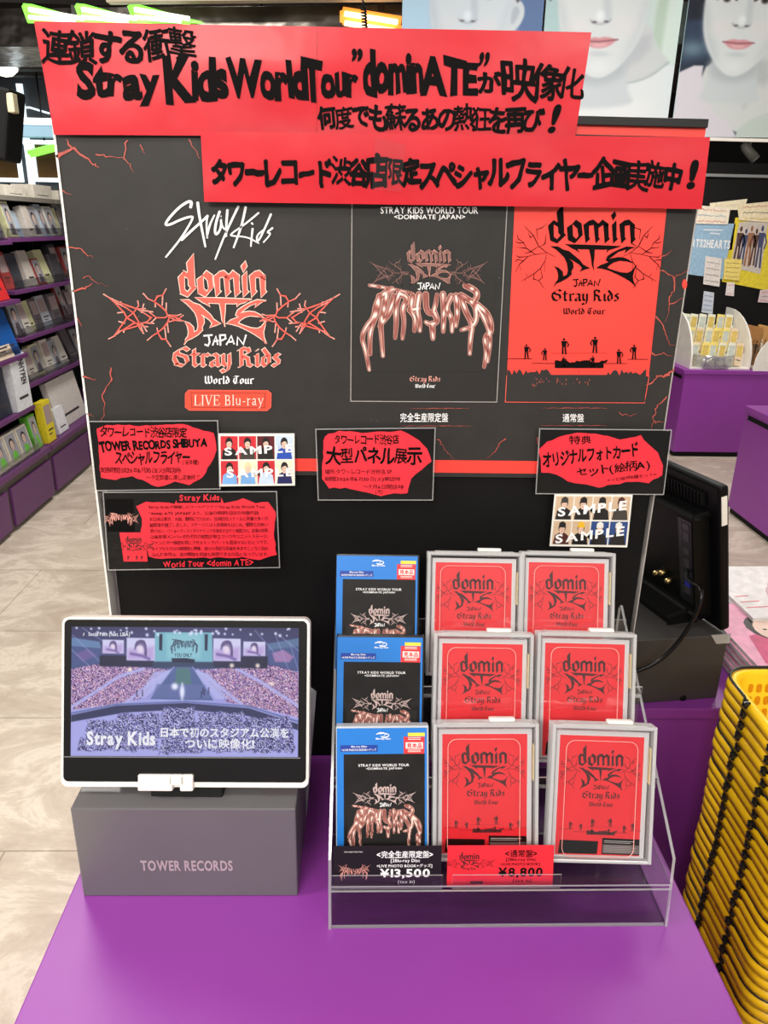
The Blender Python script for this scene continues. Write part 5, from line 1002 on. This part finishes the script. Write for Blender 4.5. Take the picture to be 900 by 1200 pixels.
def face(p, cx, cy, s, tilt=0., turn=0., skin=(206, 215, 220)):
    """soft portrait; cx,cy: tip of the nose; s: half face width"""
    c, sn = math.cos(tilt), math.sin(tilt); T = lambda u, v: (cx + s * ((u + turn * (.25 - abs(u) * .25)) * c - v * sn), cy + s * (u * sn + v * c)); k = np.array(skin, float)
    P = lambda pts, col, f, a=1.: p.poly([T(*q) for q in pts], col, f * s, a, 2); sh = k * (.86, .88, .9)
    P([(-.55, .7), (.55, .7), (.62, 1.7), (.85, 2.1), (-.85, 2.1), (-.62, 1.7)], k * (.93, .94, .95), .18); P([(-.7, .9), (.6, .9), (.6, 1.35), (0, 1.6), (-.6, 1.4)], sh * .93, .3, .7)
    P([(-1, -1.4), (-1.0, -.2), (-.88, .5), (-.5, 1.1), (-.15, 1.38), (.15, 1.38), (.5, 1.1), (.88, .5), (1.0, -.2), (1, -1.4), (0, -2)], k, .09)
    P([(-1.0, -.6), (-.86, .5), (-.45, 1.1), (-.5, .7), (-.75, .1)], sh, .35, .7); P([(1.0, -.6), (.86, .5), (.45, 1.1), (.55, .7), (.8, .1)], sh, .35, .45)
    for u in (-.5, .5): p.blob(T(u, .2), s * .3, s * .25, np.minimum(255, k * (1.05, 1.0, .99)), .5)
    P([(.04, -.9), (.14, -.9), (.26, -.05), (.18, .1), (.06, 0)], sh, .14, .6); p.blob(T(0, -.05), s * .1, s * .12, np.minimum(255, k * 1.1), .8); P([(-.26, .0), (-.1, .12), (.1, .12), (.26, .0), (.2, .12), (0, .17), (-.2, .12)], sh * .86, .08, .75)
    for u in (-.13, .13): p.blob(T(u, .09), s * .06, s * .03, (92, 84, 96), .85)
    P([(-.4, .51), (-.12, .42), (0, .46), (.12, .42), (.4, .51), (.16, .69), (-.16, .69)], (202, 146, 154), .07); P([(-.2, .57), (.2, .57), (.12, .66), (-.12, .66)], (222, 176, 180), .1, .8); p.line([T(*q) for q in ((-.38, .51), (-.12, .53), (0, .54), (.12, .53), (.38, .51))], s * .035, (140, 84, 96), s * .04)
    p.blob(T(0, .82), s * .25, s * .07, sh, .6); p.blob(T(0, 1.12), s * .25, s * .16, np.minimum(255, k * 1.05), .6)
    for u in (-.46, .46):
        P([(u - .22, -.55), (u, -.66), (u + .22, -.55), (u, -.47)], (236, 240, 242), .05); p.blob(T(u, -.56), s * .1, s * .09, (44, 38, 40), 1, 2); p.line([T(u - .24, -.54), T(u, -.68), T(u + .24, -.54)], s * .05, (60, 52, 54), s * .04); p.line([T(u - .27, -.86), T(u, -.96), T(u + .27, -.88)], s * .09, (84, 76, 78), s * .08)
    P([(-1.2, -.2), (-1.0, -1.0), (-.5, -1.25), (.2, -1.12), (1.0, -1.0), (1.15, -.2), (1.35, -1.5), (.6, -2.7), (-.6, -2.7), (-1.35, -1.5)], (40, 42, 50), .1)
def p1(p):
    p.c[:] = (186, 208, 222); p.poly([(598, -80), (640, -80), (640, 220), (580, 220), (590, 60)], (84, 112, 158), 14); p.poly([(460, -80), (500, -80), (505, 60), (460, 80)], (170, 204, 228), 12)
    p.poly([(582, -8), (600, -2), (602, 16), (592, 32), (580, 36)], (198, 208, 216), 3, 1, 2); p.poly([(588, 2), (597, 6), (593, 20), (586, 26)], (164, 176, 190), 4, .8, 2); p.poly([(585, -60), (612, -60), (606, -6), (586, -6)], (44, 50, 66), 6, 1, 1); face(p, 541, 17, 45, .03, -.2, (200, 212, 222))
def p2(p):
    p.c[:] = (196, 214, 214); p.poly([(748, -80), (800, -80), (800, 160), (760, 100)], (206, 222, 216), 14); p.poly([(756, -80), (768, -80), (764, 60), (752, 40)], (172, 196, 180), 8, .8); p.poly([(620, -80), (652, -80), (650, 110), (620, 110)], (166, 196, 200), 14)
    p.poly([(648, 60), (680, 30), (748, 20), (756, 50), (778, 70), (760, 100), (700, 104), (650, 96)], (198, 204, 208), 5, 1, 1); p.poly([(660, 50), (715, 66), (750, 30), (752, 60), (715, 84), (665, 74)], (176, 184, 192), 14, .8, 1)
    p.poly([(620, 100), (652, 76), (680, 90), (716, 96), (752, 88), (774, 68), (800, 90), (800, 160), (620, 160)], (216, 224, 228), 2, 1, 1); p.line(smooth([(652, 78), (680, 92), (716, 98), (752, 90), (774, 70)], 2), 3, (160, 174, 178), 3, .8); p.poly([(640, 120), (700, 112), (760, 120), (760, 160), (640, 160)], (226, 230, 234), 20, .6); face(p, 694, 19, 51, -.06, -.25, (208, 216, 220))
def p3(p):
    p.c[:] = (36, 46, 62); p.poly([(785, 0), (830, -20), (830, 60), (785, 75)], (44, 60, 84), 16); p.blob((797, 56), 16, 10, (110, 136, 150), .8, 1); p.poly([(785, -80), (815, -80), (815, 20), (785, 24)], (28, 34, 46), 10)
    p.poly([(818, 66), (905, 40), (930, 150), (840, 158), (806, 110)], (200, 206, 206), 4, 1, 1); p.poly([(830, 76), (885, 60), (892, 100), (860, 92), (838, 96)], (172, 180, 182), 14, .8, 1); p.line([(872, 100), (866, 124)], 5, (180, 188, 188), 6, .8)
    p.poly([(770, 92), (812, 70), (812, 92), (826, 128), (858, 150), (866, 180), (770, 180)], (206, 204, 214), 3, 1, 1); p.poly([(856, 172), (866, 144), (900, 128), (975, 90), (975, 180)], (186, 200, 194), 4, 1, 1); face(p, 849, 24, 46, .02, -.1, (206, 214, 216))
hung('hanging portrait banner of a pale face, mostly hidden by the upper red banner', 467, 622, 200, 200, YH, p1)
hung('hanging portrait banner of a person in a white round neck shirt', 629, 782, 142, 142, YH, p2)
hung('hanging portrait banner with dark blue backdrop and red lipped face at the end', 786, 956, 160, 162, YH - .05, p3)
a = onY(622, 0, YH); tag(MB().box((a.x + .002, YH + .05, 1.95), (a.x + .02, YH + .07, 2.74)).build('banner_pole', dark_metal), 'black upright pole between two hanging portraits', 'pole')
# ------------------------------------------------------------------ shelving along the left aisle
frame_m = mat('grey_brown_frame', rgb(84, 78, 70), .5); blk = black
def gondola(label, y0, y1, xf, shelves, doors):
    t = thing('shelf_unit', label, 'shelf', (-2.1, (y0 + y1) / 2, 0))
    MB().box((-2.32, y0 + .002, .30), (-2.28, y1 - .002, 1.76)).build('back_panel', blk, t, True)
    for y in (y0 + .012, y1 - .03): MB().box((-2.28, y, .33), (-2.22, y + .018, 1.70)).build('upright_post', dark_metal, t, True)
    MB().box((-2.32, y0 + .002, 1.70), (-2.02, y1 - .002, 1.725)).build('canopy', mat('canopy_grey', rgb(120, 116, 108), .5), t, True)
    for z in shelves:
        MB().box((-2.28, y0 + .004, z - .022), (xf, y1 - .004, z), bev=.002).build('shelf_board', purple_d, t, True)
    MB().box((-2.28, y0 + .002, .02), (-1.885, y1 - .002, .29)).build('cabinet_body', frame_m, t, True)
    MB().box((-2.28, y0 + .002, .295), (-1.862, y1 - .002, .325), bev=.002).build('counter', purple_d, t, True)
    MB().box((-2.25, y0 + .01, 0), (-1.91, y1 - .01, .02)).build('plinth', blk, t, True)
    for a, b in doors: MB().box((-1.887, a, .03), (-1.868, b, .245), bev=.002).build('door', purple_d, t, True)
    return t
gondola('nearest black shelf unit with purple shelves in the left aisle', 3.3, 4.52, -1.92, (.575, .88, 1.18, 1.49), [(3.32, 3.90), (3.95, 4.50)])
gondola('middle black shelf unit with purple shelves, partly behind the display panel', 4.53, 5.5, -1.95, (.685, .955, 1.22, 1.50), [(4.55, 5.15), (5.17, 5.48)])
gondola('farthest black shelf unit behind the display panel edge', 5.51, 6.6, -2.0, (.66, .95, 1.23, 1.50), [(5.53, 6.05), (6.07, 6.58)])
tray_m = clear('tray_clear', (.95, .95, .96), .1, .05)
ntr = [0]
def album(label, x, y, z, w, h, d, tilt, col, art, turn=0., grp='albums on the left shelves', word=None):
    """an upright box facing the aisle (+X): w along Y, h high, d deep"""
    t = thing('album_box', label, 'album', (x, y, z), (0, R(-tilt), R(turn)), grp)
    MB().box((-d, -w / 2, 0), (0, w / 2, h), bev=min(.002, d / 5)).build('box', pal(*col), t)
    g = lambda u, v: Vector((.0006, -w / 2 + u * w, h * (1 - v))); m = MB(); e = lambda k: (lambda u, v: g(u, v) + Vector((.0003 * k, 0, 0)))
    if art == 'face':
        shape(m, g, [(.08, .06), (.92, .06), (.92, .94), (.08, .94)], 0); dot(m, e(1), (.5, .38), .22, 1, 10, .2); dot(m, e(2), (.5, .42), .16, 2, 10, .16); shape(m, e(1), [(.2, .94), (.35, .62), (.65, .62), (.8, .94)], 3)
    elif art == 'band': shape(m, g, [(.1, .1), (.9, .1), (.9, .55), (.1, .55)], 0); strip(m, e(1), [(.2, .7), (.8, .7)], .04, 1); strip(m, e(1), [(.2, .8), (.6, .8)], .03, 1)
    else: shape(m, g, [(.2, .75), (.8, .75), (.8, .8), (.2, .8)], 1)
    if word: text(m, word, lambda x_, y_: Vector((.0012, x_, y_)), [(.35 * w, .95 * h), (.35 * w, .45 * h), (-.0 * w, .45 * h), (-.0 * w, .95 * h)], 1, bold=.04)
    m.build('cover', [pal(150, 150, 158), pal(40, 36, 38), pal(196, 172, 160), pal(110, 190, 70) if 'green' in label else pal(84, 76, 82)] if art == 'face' else [pal(170, 150, 150), pal(60, 54, 58), pal(226, 196, 178), pal(110, 190, 70)], t)
    return t
def tray(y0, y1, x, z, lab):
    t = thing('clear_tray', lab, 'tray', (x, (y0 + y1) / 2, z)); m = MB()
    m.box((x - .002, y0, z), (x, y1, z + .05)); m.build('front_lip', tray_m, t, True)
    MB().box((x - .12, y0, z), (x - .002, y1, z + .002)).build('base', tray_m, t, True)
    for y in (y0, y1 - .002): MB().prism([(x - .12, y, z), (x, y, z), (x, y, z + .05), (x - .12, y, z + .14)], (0, .002, 0)).build('side', tray_m, t, True)
COLN = {(176, 182, 190): 'pale grey', (206, 200, 190): 'cream', (60, 62, 70): 'dark grey', (156, 172, 190): 'blue grey', (150, 60, 58): 'dull red', (190, 182, 174): 'off white', (96, 88, 92): 'smoky', (70, 66, 72): 'charcoal', (206, 206, 160): 'pale yellow'}
SHN = {1.49: 'top', 1.50: 'top', 1.22: 'second', 1.18: 'second', 1.23: 'second', .955: 'third', .88: 'third', .95: 'third', .685: 'fourth', .575: 'fourth', .66: 'fourth'}
rd = random.Random(21); keys = list(COLN)
def fill(unit, xf, z, y0, y1, hmin, hmax, tilt=14):
    y = y0; i = 0; pos = []
    while y < y1 - .06:
        w = rd.uniform(.10, .16); col = keys[rd.randrange(len(keys))]; art = ('face', 'band', 'plain')[rd.randrange(3)]; h = rd.uniform(hmin, hmax)
        album('%s album box on the %s shelf of the %s unit, %s along' % (COLN[col], SHN[z], unit, ORD[i]), xf - .05 - rd.uniform(0, .03), y + w / 2, z + .003, w - .008, h, rd.uniform(.02, .05), tilt + rd.uniform(-3, 5), col, art); y += w + rd.uniform(0, .02); i += 1
    tray(y0 - .01, y1, xf - .015, z + .0008, 'clear tray fronting the albums on the %s shelf of the %s unit' % (SHN[z], unit))
for z in (1.50, 1.22, .955, .685): fill('middle', -1.95, z, 4.58, 5.42, .15, .21)
for z in (1.50, 1.23, .95, .66): fill('farthest', -2.0, z, 5.55, 6.2, .16, .24)
for z in (1.49, .88): fill('nearest', -1.92, z, 3.95, 4.45, .16, .22)
album('red leaning album at the end of the nearest unit, second shelf', -1.95, 4.33, 1.183, .26, .27, .03, 18, (196, 40, 44), 'plain'); album('blue tall album standing on the nearest unit, third shelf end', -1.935, 4.36, .883, .22, .26, .03, 16, (24, 84, 160), 'plain')
album('cream framed album beside the blue one on the nearest unit', -1.93, 4.27, .884, .2, .2, .025, 20, (214, 196, 176), 'band')
album('white box with black vertical lettering on the lowest shelf of the nearest unit', -1.925, 4.40, .578, .20, .31, .05, 2, (222, 226, 232), 'plain', 0, None, 'ENHYPEN'); album('dark album next to the white lettered box', -1.95, 4.2, .578, .16, .28, .04, 6, (40, 44, 60), 'plain')
album('large white box leaning at the end of the middle unit counter', -1.93, 5.12, .328, .5, .31, .04, 12, (206, 200, 196), 'plain'); album('yellow slim box standing on the counter in front of the white box', -1.885, 4.62, .328, .12, .25, .05, 4, (226, 206, 40), 'band')
album('small white box leaning beside the yellow slim box', -1.90, 4.86, .328, .16, .16, .03, 12, (224, 226, 230), 'plain')
for k in range(6): album('photo album with a green corner on the nearest counter, %s along' % ORD[k], -1.91, 3.55 + k * .155, .328, .14, .17, .03, 12, (214, 206, 190), 'face', 0, 'green cornered albums on the counter')
album('bright green backed album ending the row on the nearest counter', -1.905, 4.47, .328, .1, .2, .05, 10, (100, 180, 60), 'face')
tray(3.45, 4.42, -1.885, .3258, 'long clear tray holding the green cornered albums')
for k in range(5): album('cream flat box lying on top of the left shelving, %s along' % ORD[k], -2.08, 4.2 + k * .42, 1.728, .3, .06 + .02 * (k % 2), .14, 0, (226, 220, 206), 'plain', 0, 'boxes on top of the left shelving')
# ------------------------------------------------------------------ counters and goods on the other side
def counter(label, x0, x1, y0, y1, h):
    t = thing('purple_counter', label, 'counter', ((x0 + x1) / 2, (y0 + y1) / 2, 0))
    MB().box((x0, y0, h - .03), (x1, y1, h), bev=.003).build('top', purple, t, True); MB().box((x0 + .012, y0 + .012, .04), (x1 - .012, y1, h - .03)).build('body', purple, t, True)
    MB().box((x0 + .03, y0 + .03, 0), (x1 - .03, y1, .04)).build('plinth', blk, t, True); MB().box((x0 + .008, y0 + .06, h - .075), (x0 + .0125, y1 - .05, h - .05)).build('grip_slot', blk, t, True); return t
HA = .66
counter('farther purple counter carrying the white rack of photo cards', 2.36, 3.3, 5.56, 6.2, HA)
counter('nearer purple counter cut by the photo edge, with a bare top', 2.236, 3.2, 3.2, 4.36, .665)
rk2 = thing('white_rack', 'white curved end display rack full of photo cards on the farther counter', 'rack', (2.75, 5.85, HA))
def endp(x, name):
    P = [(x, 5.62, HA)] + [(x, 5.62 + .46 * (1 - math.cos(R(a))), HA + .04 + .36 * math.sin(R(a))) for a in range(0, 91, 10)] + [(x, 6.14, HA + .40), (x, 6.14, HA)]
    MB().prism(P, (.012, 0, 0)).build(name, white_pl, rk2, True)
endp(2.42, 'end_panel'); endp(2.86, 'end_panel')
MB().box((2.432, 5.62, HA), (2.86, 6.14, HA + .01)).build('base', white_pl, rk2, True)
for k in range(3): MB().box((2.432, 5.72 + k * .13, HA + .01), (2.86, 5.73 + k * .13, HA + .10 + k * .09)).build('divider', white_pl, rk2, True)
P = [(2.872, 5.565, HA)] + [(2.872 + .33 * (1 - math.cos(R(a))), 5.565, HA + .03 + .30 * math.sin(R(a))) for a in range(0, 91, 10)] + [(3.28, 5.565, HA + .33), (3.28, 5.565, HA)]
bw = thing('white_divider', 'plain white rounded display board at the end of the card rack', 'board', (3.05, 5.57, HA)); MB().prism(P, (0, .012, 0)).build('board', white_pl, bw, True)
MB().box((2.9, 5.577, HA), (3.28, 5.75, HA + .01)).build('foot', white_pl, bw, True)
rd = random.Random(2)
for r_ in range(3):
    for k in range(6):
        col = [(232, 220, 176), (226, 226, 206), (236, 214, 120), (222, 200, 170)][rd.randrange(4)]; x = 2.47 + k * .065 + rd.uniform(-.008, .008)
        t = thing('card_pack', 'cream photo card pack in %s row of the white rack, %s along' % (('front', 'middle', 'back')[r_], ORD[k]), 'card pack', (x, 5.685 + r_ * .13, HA + .015 + r_ * .09), (R(-16), R(8), 0), 'photo card packs in the white rack')
        MB().box((-.028, -.008, 0), (.028, .006, .17), bev=.001).build('sleeve', pal(*col), t); m = MB(); g = lambda u, v: Vector((-.028 + u * .056, -.0086, .17 * (1 - v))); shape(m, g, [(.12, .12), (.88, .12), (.88, .6), (.12, .6)], 0); strip(m, g, [(.2, .75), (.8, .75)], .05, 1); m.build('print', [pal(206, 180, 96) if k % 2 else pal(190, 196, 186), pal(90, 80, 70)], t)
for k in range(4):
    t = thing('photo_book', 'colourful photo book behind the white board on the farther counter, %s along' % ORD[k], 'book', (2.93 + k * .1, 5.80 + .03 * k, HA), (R(-14), R(10), 0), 'photo books behind the white board')
    MB().box((-.06, -.012, 0), (.06, .006, .30), bev=.001).build('cover', pal(*[(170, 120, 70), (200, 150, 90), (110, 170, 190), (150, 190, 150)][k]), t)
    m = MB(); g = lambda u, v: Vector((-.06 + u * .12, -.0126, .3 * (1 - v)))
    for j in range(4): figure(m, g, .2 + j * .2, .95, .62, j % 3)
    m.build('print', [pal(60, 50, 46), pal(228, 214, 190), pal(120, 90, 60)], t)
ct = thing('clear_bowl', 'clear plastic tray of small wrapped goods in front of the card rack', 'tray', (2.6, 5.6, HA))
MB().lathe([(.10, .002), (.165, .004), (.175, .10), (.170, .10), (.16, .008), (.10, .006)], (2.61, 5.75, HA), 20).build('bowl', clear('bowl_clear', (.9, .92, .92), .2, .1, .12), ct, True)
for k in range(14):
    a = rd.uniform(0, 6.28); r0 = rd.uniform(.02, .12); x, y = 2.61 + r0 * math.cos(a), 5.75 + r0 * math.sin(a)
    t = tag(MB().box((-.025, -.012, -.016), (.025, .012, .016), bev=.004, M=Matrix.Translation((x, y, HA + .028 + .034 * (k % 2))) @ Euler((rd.uniform(-.5, .5), rd.uniform(-.5, .5), rd.uniform(0, 3))).to_matrix().to_4x4()).build('wrapped_charm', pal(*[(150, 160, 160), (90, 96, 96), (196, 200, 196)][k % 3])), 'small wrapped charm lying in the clear plastic tray', 'charm', 'wrapped charms in the clear tray')
# posters and notes on the partition
YW = 6.245
def poster(name, label, Q, mtl, cat='poster', y=YW, th=.004):
    t = thing(name, label, cat, onY(*quadlerp(Q, .5, 1), y)); sheet('paper', mtl, t, Q, y - th, th); return t, (lambda k: (lambda u, v: onY(*quadlerp(Q, u, v), y - th - .001 - .001 * k)))
t, f = poster('wall_poster', 'light blue poster with white capitals on the black partition', [(806, 262), (862, 262), (853, 328), (797, 320)], pal(150, 184, 210)); m = MB(); text(m, 'HEARTS2HEARTS', f(1), (-.12, .30, .95, .46), bold=.04); strip(m, f(1), [(.35, .12), (.75, .12)], .02); strip(m, f(1), [(.5, .18), (.7, .19)], .02); m.build('lettering', white, t, True)
t, f = poster('wall_poster', 'yellow poster with a group photograph on the black partition', [(862, 255), (930, 250), (922, 345), (846, 330)], pal(232, 210, 56)); m = MB(); shape(m, f(1), [(.08, .08), (.58, .06), (.56, .80), (.08, .76)], 0)
for j in range(5): figure(m, f(2), .14 + j * .09, .72 - .02 * (j % 2), .58 - .06 * (j % 2), 1 + j % 3, 1 - 2 * (j % 2), .55)
m.build('group_print', [pal(206, 196, 186), pal(90, 60, 50), pal(70, 76, 110), pal(160, 110, 80)], t, True)
def note(label, Q, bg, inks, lines, y):
    t, f = poster('wall_note', label, Q, pal(*bg), 'note', y, .002); m = MB(); r2 = random.Random(int(Q[0][0]))
    for k in range(lines):
        v = .2 + .65 * k / max(1, lines - 1) if lines > 1 else .5; pts = [(.1 + .8 * i / 40, v + r2.uniform(-1, 1) * (.05 if lines < 4 else .025)) for i in range(41)]; strip(m, f(1), pts, .018, k % len(inks))
    m.build('scribble', [pal(*c) for c in inks], t, True)
note('white hand drawn sign with red and blue writing over the light blue poster', [(814, 240), (856, 244), (853, 263), (813, 262)], (240, 230, 210), [(210, 90, 90), (100, 150, 190), (216, 110, 110)], 3, YW - .012)
note('cream paper strip sticking up above the light blue poster', [(832, 238), (876, 233), (872, 246), (832, 246)], (236, 226, 196), [(216, 200, 160)], 1, YW - .008)
note('cream scalloped sign with coloured writing over the yellow poster', [(864, 240), (920, 234), (920, 262), (866, 258)], (240, 226, 190), [(190, 90, 90), (60, 70, 90), (220, 180, 60)], 3, YW - .012)
note('white notice sheet hanging below the light blue poster', [(827, 300), (846, 303), (843, 336), (824, 333)], (226, 218, 212), [(150, 146, 146)], 4, YW - .014)
note('small yellow notice on the border between both wall posters', [(849, 303), (870, 304), (866, 329), (848, 327)], (238, 216, 120), [(170, 150, 90)], 4, YW - .016)
note('tiny white and pink tag under the yellow notice', [(852, 331), (861, 331), (860, 347), (850, 346)], (236, 226, 222), [(210, 60, 110)], 2, YW - .01)
note('white notice with pink corners at the far end of the partition', [(891, 340), (915, 338), (915, 356), (888, 354)], (226, 206, 206), [(190, 40, 80), (80, 60, 60)], 3, YW - .01)
note('narrow blue and white tag standing behind the card rack', [(825, 341), (837, 343), (835, 368), (822, 366)], (206, 212, 222), [(90, 120, 170)], 4, YW - .01)
